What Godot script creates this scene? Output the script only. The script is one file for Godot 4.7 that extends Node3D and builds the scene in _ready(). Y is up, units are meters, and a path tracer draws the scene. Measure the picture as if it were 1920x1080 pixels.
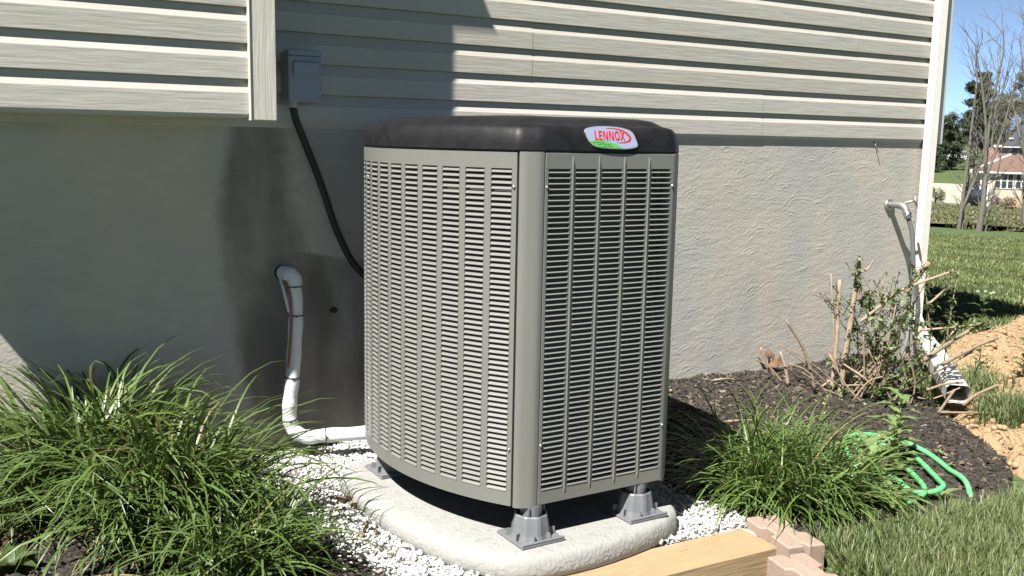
extends Node3D

# World: metres, y up, the house wall runs along x at z = -3.22, the camera stands at the origin 1.105 m above the gravel.
const CH := 1.105
const WZ := -3.22            # plane of the lower lips of the wall siding
const FZ := -3.234           # face of the concrete foundation
const BAYZ := -2.8675        # plane of the lower lips of the bay siding
const PITCH := 0.1016
var rng := RandomNumberGenerator.new()
var used := {}
var M := {}

# ------------------------------------------------------------------ naming helpers
func numbered(n: String) -> String:
	var k: int = used.get(n, 0)
	used[n] = k + 1
	return n if k == 0 else "%s_%03d" % [n, k]

func tag(o: Node, label: String, category: String, group := "", kind := "") -> void:
	o.set_meta("label", label)
	o.set_meta("category", category)
	if group != "": o.set_meta("group", group)
	if kind != "": o.set_meta("kind", kind)

func thing(called: String, label: String, category: String, at := Vector3.ZERO, group := "") -> Node3D:
	var o := Node3D.new()
	o.name = numbered(called)
	add_child(o)
	o.position = at
	tag(o, label, category, group)
	return o

func gpos(n: Node) -> Vector3:
	var p := Vector3.ZERO
	while n != self and n != null:
		p += (n as Node3D).position
		n = n.get_parent()
	return p

# commits geometry that is given in world coordinates as one mesh under parent
func obj(called: String, st: SurfaceTool, m: Material, parent: Node = null) -> MeshInstance3D:
	var o := MeshInstance3D.new()
	st.generate_normals()
	o.mesh = st.commit()
	o.material_override = m
	if parent == null:
		o.name = numbered(called)
		add_child(o, true)
	else:
		o.name = called
		o.position = -gpos(parent)
		parent.add_child(o, true)
	return o

func inst(called: String, mesh: Mesh, m: Material, parent: Node, xf: Transform3D) -> MeshInstance3D:
	var o := MeshInstance3D.new()
	o.name = called
	o.mesh = mesh
	o.material_override = m
	o.transform = Transform3D(xf.basis, xf.origin - gpos(parent))
	parent.add_child(o, true)
	return o

func struct_(o: Node, label: String, category := "") -> void:
	o.set_meta("kind", "structure")
	o.set_meta("label", label)
	if category != "": o.set_meta("category", category)

func scatter(called: String, mesh: Mesh, m: Material, xfs: Array, cols: Array, parent: Node = null) -> MultiMeshInstance3D:
	var mm := MultiMesh.new()
	mm.transform_format = MultiMesh.TRANSFORM_3D
	mm.use_colors = cols.size() > 0
	mm.mesh = mesh
	mm.instance_count = xfs.size()
	for i in xfs.size():
		mm.set_instance_transform(i, xfs[i])
		if cols.size() > 0: mm.set_instance_color(i, cols[i])
	var o := MultiMeshInstance3D.new()
	o.multimesh = mm
	o.material_override = m
	o.set_meta("kind", "stuff")
	if parent == null:
		o.name = numbered(called)
		add_child(o, true)
	else:
		o.name = called
		o.position = -gpos(parent)
		parent.add_child(o, true)
	return o

# ------------------------------------------------------------------ geometry helpers
func new_st(smooth := false) -> SurfaceTool:
	var st := SurfaceTool.new()
	st.begin(Mesh.PRIMITIVE_TRIANGLES)
	st.set_smooth_group(0 if smooth else -1)
	return st

func tri(st: SurfaceTool, a: Vector3, b: Vector3, c: Vector3) -> void:
	st.add_vertex(a); st.add_vertex(b); st.add_vertex(c)

# a bottom left, b top left, c top right, d bottom right as seen from the front
func quad(st: SurfaceTool, a: Vector3, b: Vector3, c: Vector3, d: Vector3) -> void:
	tri(st, a, b, c)
	tri(st, a, c, d)

func box(st: SurfaceTool, c: Vector3, s: Vector3, b := Basis.IDENTITY, ch := 0.0) -> void:
	# a box with chamfered edges (ch)
	var h := s * 0.5
	ch = minf(ch, minf(h.x, minf(h.y, h.z)) * 0.9)
	if ch <= 0.0:
		var v := []
		for i in 8:
			v.append(c + b * Vector3(h.x if i & 1 else -h.x, h.y if i & 2 else -h.y, h.z if i & 4 else -h.z))
		quad(st, v[4], v[6], v[7], v[5])
		quad(st, v[1], v[3], v[2], v[0])
		quad(st, v[0], v[2], v[6], v[4])
		quad(st, v[5], v[7], v[3], v[1])
		quad(st, v[6], v[2], v[3], v[7])
		quad(st, v[0], v[4], v[5], v[1])
		return
	var pts := PackedVector2Array()
	pts.append_array([Vector2(-h.x + ch, -h.y), Vector2(h.x - ch, -h.y), Vector2(h.x, -h.y + ch), Vector2(h.x, h.y - ch), Vector2(h.x - ch, h.y), Vector2(-h.x + ch, h.y), Vector2(-h.x, h.y - ch), Vector2(-h.x, -h.y + ch)])
	var ins := PackedVector2Array()
	for p in pts:
		ins.append(Vector2(clampf(p.x, -h.x + ch, h.x - ch), clampf(p.y, -h.y + ch, h.y - ch)))
	var n := pts.size()
	for i in n:
		var j := (i + 1) % n
		var p := pts[i]; var q := pts[j]; var pi := ins[i]; var qi := ins[j]
		var zf := h.z; var zc := h.z - ch
		quad(st, c + b * Vector3(q.x, q.y, -zc), c + b * Vector3(q.x, q.y, zc), c + b * Vector3(p.x, p.y, zc), c + b * Vector3(p.x, p.y, -zc))
		quad(st, c + b * Vector3(q.x, q.y, zc), c + b * Vector3(qi.x, qi.y, zf), c + b * Vector3(pi.x, pi.y, zf), c + b * Vector3(p.x, p.y, zc))
		quad(st, c + b * Vector3(p.x, p.y, -zc), c + b * Vector3(pi.x, pi.y, -zf), c + b * Vector3(qi.x, qi.y, -zf), c + b * Vector3(q.x, q.y, -zc))
	var ix := h.x - ch; var iy := h.y - ch
	quad(st, c + b * Vector3(-ix, -iy, h.z), c + b * Vector3(-ix, iy, h.z), c + b * Vector3(ix, iy, h.z), c + b * Vector3(ix, -iy, h.z))
	quad(st, c + b * Vector3(ix, -iy, -h.z), c + b * Vector3(ix, iy, -h.z), c + b * Vector3(-ix, iy, -h.z), c + b * Vector3(-ix, -iy, -h.z))

func cuboid(st: SurfaceTool, a: Vector3, b: Vector3, ch := 0.0) -> void:
	box(st, (a + b) * 0.5, (b - a).abs(), Basis.IDENTITY, ch)

# a swept tube along points with radii
func tube(st: SurfaceTool, pts: Array, rad: Array, sides := 8, caps := true) -> void:
	var n := pts.size()
	var rings := []
	var ref := Vector3.UP
	for i in n:
		var t: Vector3 = (pts[mini(i + 1, n - 1)] - pts[maxi(i - 1, 0)]).normalized()
		if i == 0:
			ref = t.cross(Vector3(0.31, 0.2, 0.93)).normalized()
			if ref.length() < 0.1: ref = t.cross(Vector3.UP).normalized()
		ref = (ref - t * ref.dot(t)).normalized()
		var bi := t.cross(ref)
		var ring := []
		var r: float = rad[i] if i < rad.size() else rad[rad.size() - 1]
		for k in sides:
			var a := TAU * k / sides
			ring.append(pts[i] + (ref * cos(a) + bi * sin(a)) * r)
		rings.append(ring)
	for i in n - 1:
		for k in sides:
			var l := (k + 1) % sides
			quad(st, rings[i][k], rings[i + 1][k], rings[i + 1][l], rings[i][l])
	if caps:
		for k in range(1, sides - 1):
			tri(st, rings[0][0], rings[0][k], rings[0][k + 1])
			tri(st, rings[n - 1][0], rings[n - 1][k + 1], rings[n - 1][k])

func spline(ctrl: Array, per := 6) -> Array:
	var c := []
	var n := ctrl.size()
	for i in n - 1:
		var p0: Vector3 = ctrl[maxi(i - 1, 0)]; var p1: Vector3 = ctrl[i]; var p2: Vector3 = ctrl[i + 1]; var p3: Vector3 = ctrl[mini(i + 2, n - 1)]
		for k in per:
			c.append(p1.cubic_interpolate(p2, p0, p3, float(k) / per))
	c.append(ctrl[n - 1])
	return c

# vertical prism of a plan outline (x, z), counter-clockwise seen from above or not; chamfer at the top
func prism(st: SurfaceTool, plan: PackedVector2Array, y0: float, y1: float, ch := 0.0) -> void:
	var pl := plan
	if Geometry2D.is_polygon_clockwise(pl): pl.reverse()
	# now anticlockwise in (x, z) with z as the second axis
	var top := pl
	if ch > 0.0:
		var off := Geometry2D.offset_polygon(pl, -ch, Geometry2D.JOIN_MITER)
		if off.size() > 0 and off[0].size() == pl.size():
			top = off[0]
			# match first vertex
			var best := 0
			for i in top.size():
				if top[i].distance_to(pl[0]) < top[best].distance_to(pl[0]): best = i
			var rot := PackedVector2Array()
			for i in top.size(): rot.append(top[(i + best) % top.size()])
			top = rot
			if Geometry2D.is_polygon_clockwise(top): top.reverse()
		else:
			ch = 0.0
	var n := pl.size()
	for i in n:
		var j := (i + 1) % n
		var a := Vector3(pl[i].x, y0, pl[i].y); var b := Vector3(pl[i].x, y1 - ch, pl[i].y)
		var c := Vector3(pl[j].x, y1 - ch, pl[j].y); var d := Vector3(pl[j].x, y0, pl[j].y)
		quad(st, d, c, b, a)
		if ch > 0.0:
			quad(st, c, Vector3(top[j].x, y1, top[j].y), Vector3(top[i].x, y1, top[i].y), b)
	var ix := Geometry2D.triangulate_polygon(top)
	for k in range(0, ix.size(), 3):
		var a2 := Vector3(top[ix[k]].x, y1, top[ix[k]].y); var b2 := Vector3(top[ix[k + 1]].x, y1, top[ix[k + 1]].y); var c2 := Vector3(top[ix[k + 2]].x, y1, top[ix[k + 2]].y)
		if (a2 - c2).cross(a2 - b2).y > 0: tri(st, a2, b2, c2)
		else: tri(st, a2, c2, b2)

func sphere(st: SurfaceTool, c: Vector3, r: Vector3, seg := 10, rings := 6) -> void:
	for i in rings:
		var t0 := PI * i / rings; var t1 := PI * (i + 1) / rings
		for k in seg:
			var a0 := TAU * k / seg; var a1 := TAU * (k + 1) / seg
			var f := func(t: float, a: float) -> Vector3: return c + Vector3(sin(t) * cos(a), cos(t), sin(t) * sin(a)) * r
			quad(st, f.call(t1, a1), f.call(t0, a1), f.call(t0, a0), f.call(t1, a0))

# ------------------------------------------------------------------ materials
func lin(r: float, g: float, b: float) -> Color:
	return Color(r, g, b).linear_to_srgb()

func noise(freq: float, oct := 4, sd := 1, type := FastNoiseLite.TYPE_SIMPLEX_SMOOTH) -> FastNoiseLite:
	var n := FastNoiseLite.new()
	n.seed = sd
	n.noise_type = type
	n.frequency = freq
	n.fractal_octaves = oct
	return n

func noise_tex(freq: float, cols: Array, size := 512, oct := 5, sd := 1, type := FastNoiseLite.TYPE_SIMPLEX_SMOOTH) -> NoiseTexture2D:
	var t := NoiseTexture2D.new()
	t.width = size; t.height = size
	t.seamless = true
	t.noise = noise(freq, oct, sd, type)
	if cols.size() > 0:
		var g := Gradient.new()
		var offs := PackedFloat32Array(); var cc := PackedColorArray()
		for i in cols.size():
			offs.append(float(i) / (cols.size() - 1)); cc.append(cols[i])
		g.offsets = offs; g.colors = cc
		t.color_ramp = g
	return t

func mat(c: Color, rough := 0.7, metal := 0.0, spec := 0.5) -> StandardMaterial3D:
	var m := StandardMaterial3D.new()
	m.albedo_color = c
	m.roughness = rough
	m.metallic = metal
	m.metallic_specular = spec
	m.cull_mode = BaseMaterial3D.CULL_DISABLED
	return m

func tri_mat(tex: Texture2D, rough: float, scale: Vector3, bump: Texture2D = null, bump_cm := 0.0, tint := Color.WHITE) -> StandardMaterial3D:
	var m := mat(tint, rough)
	m.albedo_texture = tex
	m.uv1_triplanar = true
	m.uv1_world_triplanar = true
	m.uv1_scale = scale
	if bump != null:
		m.heightmap_enabled = true
		m.heightmap_texture = bump
		m.heightmap_scale = bump_cm
	return m

func leaf_mat(c: Color, rough := 0.45, back := 0.35) -> StandardMaterial3D:
	var m := mat(c, rough, 0.0, 0.5)
	m.backlight_enabled = true
	m.backlight = Color(back, back, back * 0.6)
	return m

func make_materials() -> void:
	var grain := noise_tex(0.012, [], 512, 5, 5)
	var fine := noise_tex(0.05, [], 512, 4, 9)
	M.fine = fine
	M.siding = tri_mat(noise_tex(0.01, [lin(0.443, 0.418, 0.384), lin(0.463, 0.436, 0.401), lin(0.453, 0.427, 0.392)], 512, 4, 3), 0.5, Vector3(0.45, 3.0, 0.45), grain, 0.07)
	M.siding.uv1_scale = Vector3(0.7, 9.0, 0.7)
	M.sidings = []
	for k in 3:
		# each board run carries its own faint weathering: pale chalking and brownish grime in soft patches
		var sm: StandardMaterial3D = M.siding.duplicate()
		sm.albedo_color = [Color(1, 1, 1), Color(0.985, 0.985, 0.98), Color(0.97, 0.968, 0.955)][k]
		sm.uv1_offset = Vector3(0.31 * k, 0.17 * k, 0.0)
		sm.detail_enabled = true
		sm.detail_blend_mode = BaseMaterial3D.BLEND_MODE_MUL
		sm.detail_uv_layer = BaseMaterial3D.DETAIL_UV_2
		sm.uv2_triplanar = true
		sm.uv2_world_triplanar = true
		sm.uv2_scale = Vector3(0.55, 1.6, 0.55)
		sm.uv2_offset = Vector3(0.4 * k, 0.23 * k, 0)
		sm.detail_albedo = noise_tex(0.008, [Color(0.93, 0.92, 0.89), Color(1, 1, 1), Color(0.98, 0.98, 0.97), Color(1, 1, 1), Color(0.95, 0.94, 0.91)], 512, 6, 130 + k)
		M.sidings.append(sm)
	M.post = tri_mat(noise_tex(0.01, [lin(0.50, 0.47, 0.41), lin(0.53, 0.50, 0.44)], 256, 4, 4), 0.5, Vector3(9.0, 0.7, 9.0), grain, 0.10)
	M.white = tri_mat(noise_tex(0.01, [lin(0.50, 0.485, 0.45), lin(0.55, 0.535, 0.505), lin(0.53, 0.515, 0.48)], 256, 4, 7), 0.4, Vector3(1, 1, 1))
	M.cabinet = tri_mat(noise_tex(0.006, [lin(0.158, 0.157, 0.145), lin(0.172, 0.171, 0.158)], 256, 5, 11), 0.42, Vector3(1.2, 1.2, 1.2))
	M.cap = tri_mat(noise_tex(0.012, [lin(0.0075, 0.0075, 0.009), lin(0.010, 0.010, 0.0115), lin(0.016, 0.016, 0.018), lin(0.009, 0.009, 0.0105)], 512, 6, 13), 0.46, Vector3(2.5, 2.5, 2.5), fine, 0.04)
	M.cap.metallic_specular = 0.32
	M.coil = tri_mat(noise_tex(0.02, [lin(0.07, 0.07, 0.072), lin(0.11, 0.11, 0.112)], 256, 3, 12), 0.6, Vector3(60, 2, 60))
	M.gap = mat(lin(0.03, 0.03, 0.03), 0.9)
	M.steel = mat(lin(0.55, 0.54, 0.52), 0.3, 1.0)
	M.zinc = mat(lin(0.35, 0.35, 0.34), 0.45, 0.8)
	M.plastic = tri_mat(noise_tex(0.02, [lin(0.125, 0.13, 0.14), lin(0.165, 0.17, 0.18)], 256, 4, 15), 0.5, Vector3(4, 4, 4))
	M.box = mat(lin(0.27, 0.29, 0.33), 0.45)
	M.box_connector = mat(lin(0.35, 0.36, 0.38), 0.4)
	M.conduit = mat(lin(0.010, 0.010, 0.012), 0.5)
	M.insul = tri_mat(noise_tex(0.02, [lin(0.60, 0.61, 0.63), lin(0.70, 0.71, 0.73)], 256, 4, 17), 0.55, Vector3(5, 5, 5), fine, 0.05)
	M.tie = mat(lin(0.012, 0.012, 0.012), 0.5)
	M.copper = mat(lin(0.28, 0.10, 0.05), 0.5)
	M.pad = tri_mat(noise_tex(0.02, [lin(0.225, 0.222, 0.213), lin(0.295, 0.291, 0.279), lin(0.26, 0.256, 0.246)], 512, 6, 19), 0.9, Vector3(2.2, 2.2, 2.2), noise_tex(0.06, [], 512, 3, 21), 0.22)
	M.timber = tri_mat(noise_tex(0.012, [lin(0.23, 0.155, 0.085), lin(0.36, 0.26, 0.15), lin(0.30, 0.21, 0.115), lin(0.39, 0.29, 0.175)], 512, 5, 23), 0.7, Vector3(0.6, 9.0, 9.0), grain, 0.12)
	M.timber_end = tri_mat(noise_tex(0.012, [lin(0.40, 0.27, 0.13), lin(0.52, 0.36, 0.18)], 256, 5, 24), 0.8, Vector3(4, 4, 4))
	M.block = tri_mat(noise_tex(0.04, [lin(0.25, 0.175, 0.14), lin(0.37, 0.27, 0.215), lin(0.31, 0.22, 0.175)], 512, 5, 25), 0.9, Vector3(4, 4, 4), noise_tex(0.12, [], 512, 3, 27), 0.28)
	M.soil = tri_mat(noise_tex(0.03, [lin(0.012, 0.010, 0.008), lin(0.05, 0.04, 0.03), lin(0.022, 0.018, 0.014), lin(0.07, 0.056, 0.043)], 512, 6, 29), 0.95, Vector3(1.7, 1.7, 1.7), noise_tex(0.05, [], 512, 4, 30), 1.5)
	M.dirt = tri_mat(noise_tex(0.03, [lin(0.20, 0.13, 0.068), lin(0.33, 0.23, 0.13), lin(0.28, 0.19, 0.105), lin(0.37, 0.27, 0.165)], 512, 6, 31), 0.95, Vector3(1.3, 1.3, 1.3), noise_tex(0.05, [], 512, 4, 32), 2.0)
	M.gravel_bed = tri_mat(noise_tex(0.08, [lin(0.30, 0.30, 0.29), lin(0.62, 0.61, 0.59)], 512, 3, 33), 0.9, Vector3(3, 3, 3), fine, 0.8)
	M.lawn = tri_mat(noise_tex(0.03, [lin(0.040, 0.062, 0.018), lin(0.075, 0.115, 0.032), lin(0.055, 0.085, 0.025), lin(0.10, 0.12, 0.045)], 1024, 6, 35), 0.9, Vector3(0.35, 0.35, 0.35), noise_tex(0.08, [], 512, 4, 36), 3.0)
	M.inst = mat(Color.WHITE, 0.8)
	M.inst.vertex_color_use_as_albedo = true
	M.pebble = mat(Color.WHITE, 0.75)
	M.pebble.vertex_color_use_as_albedo = true
	M.grass = leaf_mat(Color.WHITE, 0.5, 0.5)
	M.grass.vertex_color_use_as_albedo = true
	M.blade = leaf_mat(Color.WHITE, 0.42, 0.45)
	M.blade.vertex_color_use_as_albedo = true
	M.blades = [leaf_mat(lin(0.058, 0.100, 0.020), 0.36, 0.4), leaf_mat(lin(0.080, 0.130, 0.030), 0.36, 0.4), leaf_mat(lin(0.046, 0.082, 0.018), 0.36, 0.4), leaf_mat(lin(0.10, 0.148, 0.044), 0.36, 0.4), leaf_mat(lin(0.26, 0.20, 0.10), 0.6, 0.4)]
	M.blades_light = [leaf_mat(lin(0.07, 0.115, 0.026), 0.40, 0.45), leaf_mat(lin(0.095, 0.15, 0.036), 0.40, 0.45), leaf_mat(lin(0.058, 0.098, 0.022), 0.40, 0.45), leaf_mat(lin(0.115, 0.165, 0.048), 0.40, 0.45), leaf_mat(lin(0.26, 0.20, 0.10), 0.6, 0.4)]
	M.leaf_dark = leaf_mat(lin(0.045, 0.075, 0.022), 0.5, 0.4)
	M.leaf_weed = leaf_mat(lin(0.12, 0.175, 0.06), 0.6, 0.4)
	M.bark = tri_mat(noise_tex(0.02, [lin(0.13, 0.095, 0.065), lin(0.26, 0.20, 0.14), lin(0.18, 0.13, 0.09)], 256, 5, 41), 0.9, Vector3(9, 3, 9), grain, 0.3)
	M.bark_pale = tri_mat(noise_tex(0.02, [lin(0.23, 0.165, 0.11), lin(0.36, 0.275, 0.20), lin(0.18, 0.125, 0.085)], 256, 5, 42), 0.9, Vector3(9, 3, 9), grain, 0.3)
	M.bark_gray = tri_mat(noise_tex(0.02, [lin(0.10, 0.09, 0.078), lin(0.17, 0.155, 0.135)], 256, 5, 43), 0.9, Vector3(3, 1, 3))
	M.twig = mat(lin(0.11, 0.085, 0.06), 0.85)
	M.hose = tri_mat(noise_tex(0.02, [lin(0.06, 0.33, 0.12), lin(0.11, 0.45, 0.20), lin(0.18, 0.42, 0.16)], 256, 4, 45), 0.45, Vector3(3, 3, 3))
	M.gray_hose = mat(lin(0.13, 0.135, 0.14), 0.5)
	M.brass = mat(lin(0.42, 0.38, 0.31), 0.4, 0.7)
	M.dead_leaf = leaf_mat(lin(0.17, 0.085, 0.05), 0.8, 0.3)
	M.roof_dark = tri_mat(noise_tex(0.05, [lin(0.028, 0.027, 0.027), lin(0.05, 0.048, 0.046)], 256, 4, 47), 0.9, Vector3(1, 3, 1))

func foundation_material() -> StandardMaterial3D:
	# the wall's own picture: x from -0.65 to 4.55 m, y from -0.35 to 1.16 m; damp stain with an outline, trowel arcs in relief
	var w := 1300; var h := 378
	var x0 := -0.65; var y1 := 1.16; var ppm := 250.0
	var n1 := noise(0.012, 5, 61); var n2 := noise(0.05, 4, 62); var n3 := noise(0.004, 3, 63)
	var im := Image.create(w, h, false, Image.FORMAT_RGB8)
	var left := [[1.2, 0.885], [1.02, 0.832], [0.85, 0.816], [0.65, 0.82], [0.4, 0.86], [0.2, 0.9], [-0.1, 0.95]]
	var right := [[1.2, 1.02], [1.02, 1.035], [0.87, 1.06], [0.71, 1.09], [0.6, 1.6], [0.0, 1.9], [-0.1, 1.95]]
	for py in h:
		var y := y1 - py / ppm
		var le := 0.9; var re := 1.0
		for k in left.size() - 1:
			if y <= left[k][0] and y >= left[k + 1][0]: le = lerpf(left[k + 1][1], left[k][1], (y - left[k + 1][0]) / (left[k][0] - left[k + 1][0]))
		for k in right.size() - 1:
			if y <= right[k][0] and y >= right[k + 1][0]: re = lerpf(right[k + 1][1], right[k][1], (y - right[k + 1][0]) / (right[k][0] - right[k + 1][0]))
		for px in w:
			var x := x0 + px / ppm
			var a := n1.get_noise_2d(px, py); var b := n2.get_noise_2d(px * 0.6, py * 1.4); var c := n3.get_noise_2d(px * 2.2, py * 0.7)
			var v := 0.40 + 0.03 * a + 0.022 * b + 0.03 * c
			var warm := clampf(0.5 + c * 1.4 + 0.5 * a, 0.0, 1.0)
			var wob := 0.022 * a + 0.01 * b
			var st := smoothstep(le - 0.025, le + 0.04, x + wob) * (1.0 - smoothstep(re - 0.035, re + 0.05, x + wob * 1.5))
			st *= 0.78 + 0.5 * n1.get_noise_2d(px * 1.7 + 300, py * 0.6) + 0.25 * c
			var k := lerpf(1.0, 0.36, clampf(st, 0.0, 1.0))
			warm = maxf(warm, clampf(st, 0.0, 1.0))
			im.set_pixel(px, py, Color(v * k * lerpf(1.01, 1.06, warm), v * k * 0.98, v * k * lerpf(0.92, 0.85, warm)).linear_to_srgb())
	var hm := PackedFloat32Array(); hm.resize(w * h)
	for i in w * h:
		hm[i] = 0.45 + 0.09 * n2.get_noise_2d((i % w) * 0.8, (i / w) * 2.6) + 0.09 * n1.get_noise_2d((i % w) * 1.3, (i / w) * 2.6) + 0.12 * n2.get_noise_2d((i % w) * 4.0, (i / w) * 7.0)
	rng.seed = 77
	for s in 900:
		var cx := rng.randf() * w; var cy := rng.randf() * h + 20; var r := rng.randf_range(18, 46)
		var a0 := rng.randf_range(-2.9, -1.9); var a1 := a0 + rng.randf_range(0.6, 1.7)
		for ring in rng.randi_range(1, 3):
			var rr := r - ring * rng.randf_range(3, 6)
			var amp := rng.randf_range(0.012, 0.055)
			for q in 150:
				var t := lerpf(a0, a1, q / 149.0)
				var px := int(cx + cos(t) * rr * 1.15); var py := int(cy + sin(t) * rr * 0.75)
				if px < 1 or py < 1 or px >= w - 2 or py >= h - 2: continue
				var e := amp * sin(PI * q / 149.0) * 0.4
				hm[py * w + px] += e
				hm[(py + 1) * w + px] += e * 0.6
				hm[(py - 1) * w + px] -= e * 0.35
	var hb := PackedByteArray(); hb.resize(w * h)
	for i in w * h: hb[i] = int(clampf(hm[i], 0.0, 1.0) * 255.0)
	var hi := Image.create_from_data(w, h, false, Image.FORMAT_L8, hb)
	var m := mat(Color.WHITE, 0.9)
	m.albedo_texture = ImageTexture.create_from_image(im)
	m.heightmap_enabled = true
	m.heightmap_texture = ImageTexture.create_from_image(hi)
	m.heightmap_scale = 0.6
	return m

# ------------------------------------------------------------------ terrain
var gn := noise(0.35, 3, 71)
var bn := noise(5.0, 4, 72)
var PROFILE := [[-300.0, -0.045], [7.5, -0.045], [30.0, -1.165], [100.0, -4.35], [107.0, -4.74], [113.0, -4.70], [120.0, -2.7], [130.0, -2.4], [170.0, -1.0], [260.0, 1.5], [520.0, 5.0]]

func gh(x: float, z: float) -> float:
	var t := x * 0.845 - z * 0.535
	var y := -0.045
	for k in PROFILE.size() - 1:
		if t >= PROFILE[k][0] and t <= PROFILE[k + 1][0]:
			y = lerpf(PROFILE[k][1], PROFILE[k + 1][1], (t - PROFILE[k][0]) / (PROFILE[k + 1][0] - PROFILE[k][0]))
	y -= 0.15 * smoothstep(2.10, 1.96, x) * smoothstep(-1.95, -1.80, z)
	return y + gn.get_noise_2d(x * 0.6, z * 0.6) * (0.02 if t < 12 else 0.06)

# distance inside the mulch bed beside the unit (negative outside)
func bed_mask(x: float, z: float) -> float:
	var e := INF
	e = minf(e, x - (1.97 + 0.02 * sin(z * 9.0)))
	var edge := [[1.9, -1.86], [2.2, -1.80], [2.5, -1.79], [2.8, -1.74], [3.05, -1.73], [3.35, -1.98], [3.55, -2.3], [3.85, -2.75], [4.3, -3.3]]
	for k in edge.size() - 1:
		var a := Vector2(edge[k][0], edge[k][1]); var b := Vector2(edge[k + 1][0], edge[k + 1][1])
		if x >= a.x and x <= b.x:
			var zz := lerpf(a.y, b.y, (x - a.x) / (b.x - a.x))
			e = minf(e, zz - z)
	if x > 4.3: e = -1.0
	return e + 0.04 * bn.get_noise_2d(x * 0.5, z * 0.5)

func bed_h(x: float, z: float) -> float:
	var k := smoothstep(-3.3, -1.8, z)
	var y := lerpf(0.045, -0.028, k)
	y += 0.025 * exp(-((x - 2.75) * (x - 2.75) / 0.12 + (z + 3.1) * (z + 3.1) / 0.06))
	y += 0.014 * bn.get_noise_2d(x, z) + 0.008 * bn.get_noise_2d(x * 3.1, z * 3.1)
	return lerpf(-0.12, y, smoothstep(-0.03, 0.05, bed_mask(x, z)))

func dirt_mask(x: float, z: float) -> float:
	var edge := [[3.05, -1.76], [3.30, -2.02], [3.52, -2.36], [4.05, -2.88], [4.9, -3.40], [5.65, -3.68], [6.26, -3.80], [7.4, -3.7]]
	var e := INF
	if x < 3.05 or x > 7.4: return -1.0
	for k in edge.size() - 1:
		if x >= edge[k][0] and x <= edge[k + 1][0]:
			e = z - lerpf(edge[k][1], edge[k + 1][1], (x - edge[k][0]) / (edge[k + 1][0] - edge[k][0]))
	e = minf(e, (-1.62 - 0.1 * (x - 3.3)) - z)
	e = minf(e, 7.4 - x)
	return e + 0.07 * bn.get_noise_2d(x * 0.35, z * 0.35)

func dirt_h(x: float, z: float) -> float:
	var y := gh(x, z) + 0.03 + 0.05 * bn.get_noise_2d(x * 0.5, z * 0.5) + 0.03 * bn.get_noise_2d(x * 1.6, z * 1.6)
	y += 0.11 * exp(-((x - 5.05) * (x - 5.05) / 0.10 + (z + 3.15) * (z + 3.15) / 0.03))
	return lerpf(gh(x, z) - 0.12, y, smoothstep(-0.05, 0.12, dirt_mask(x, z)))

func sheet(called: String, f: Callable, x0: float, x1: float, z0: float, z1: float, nx: int, nz: int, m: Material) -> MeshInstance3D:
	var st := new_st(true)
	var rows := []
	for j in nz + 1:
		var row := []
		for i in nx + 1:
			var x := lerpf(x0, x1, float(i) / nx); var z := lerpf(z0, z1, float(j) / nz)
			row.append(Vector3(x, f.call(x, z), z))
		rows.append(row)
	for j in nz:
		for i in nx:
			quad(st, rows[j + 1][i], rows[j][i], rows[j][i + 1], rows[j + 1][i + 1])
	return obj(called, st, m)

# ------------------------------------------------------------------ plants
func blade_mesh(length: float, width: float, e0: float, droop: float, pw: float, side: float, col := Color.WHITE) -> ArrayMesh:
	var st := new_st(true)
	var n := 9
	var p := Vector3.ZERO
	var rows := []
	for i in n + 1:
		var s := float(i) / n
		var e := deg_to_rad(e0 - droop * pow(s, pw))
		var yaw := side * s * s
		var d := Vector3(cos(e) * cos(yaw), sin(e), cos(e) * sin(yaw))
		var up := Vector3(-sin(e), cos(e), 0)
		var w := width * 0.5 * (0.55 + 0.45 * minf(1.0, s / 0.25)) * pow(1.0 - pow(s, 2.6), 0.8)
		var tw := 0.5 * side * s
		var right := Vector3(0, sin(tw), cos(tw))
		rows.append([p - right * w + up * w * 0.25, p, p + right * w + up * w * 0.25])
		p += d * length / n
	for i in n:
		for k in 2:
			quad(st, rows[i][k], rows[i + 1][k], rows[i + 1][k + 1], rows[i][k + 1])
	st.generate_normals()
	return st.commit()

func make_blades(count: int, l0: float, l1: float, w0: float, w1: float, droop0: float, droop1: float) -> Array:
	var out := []
	for i in count:
		out.append(blade_mesh(rng.randf_range(l0, l1), rng.randf_range(w0, w1), rng.randf_range(66, 92), rng.randf_range(droop0, droop1), rng.randf_range(1.0, 2.6), rng.randf_range(-0.7, 0.7)))
	return out

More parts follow.
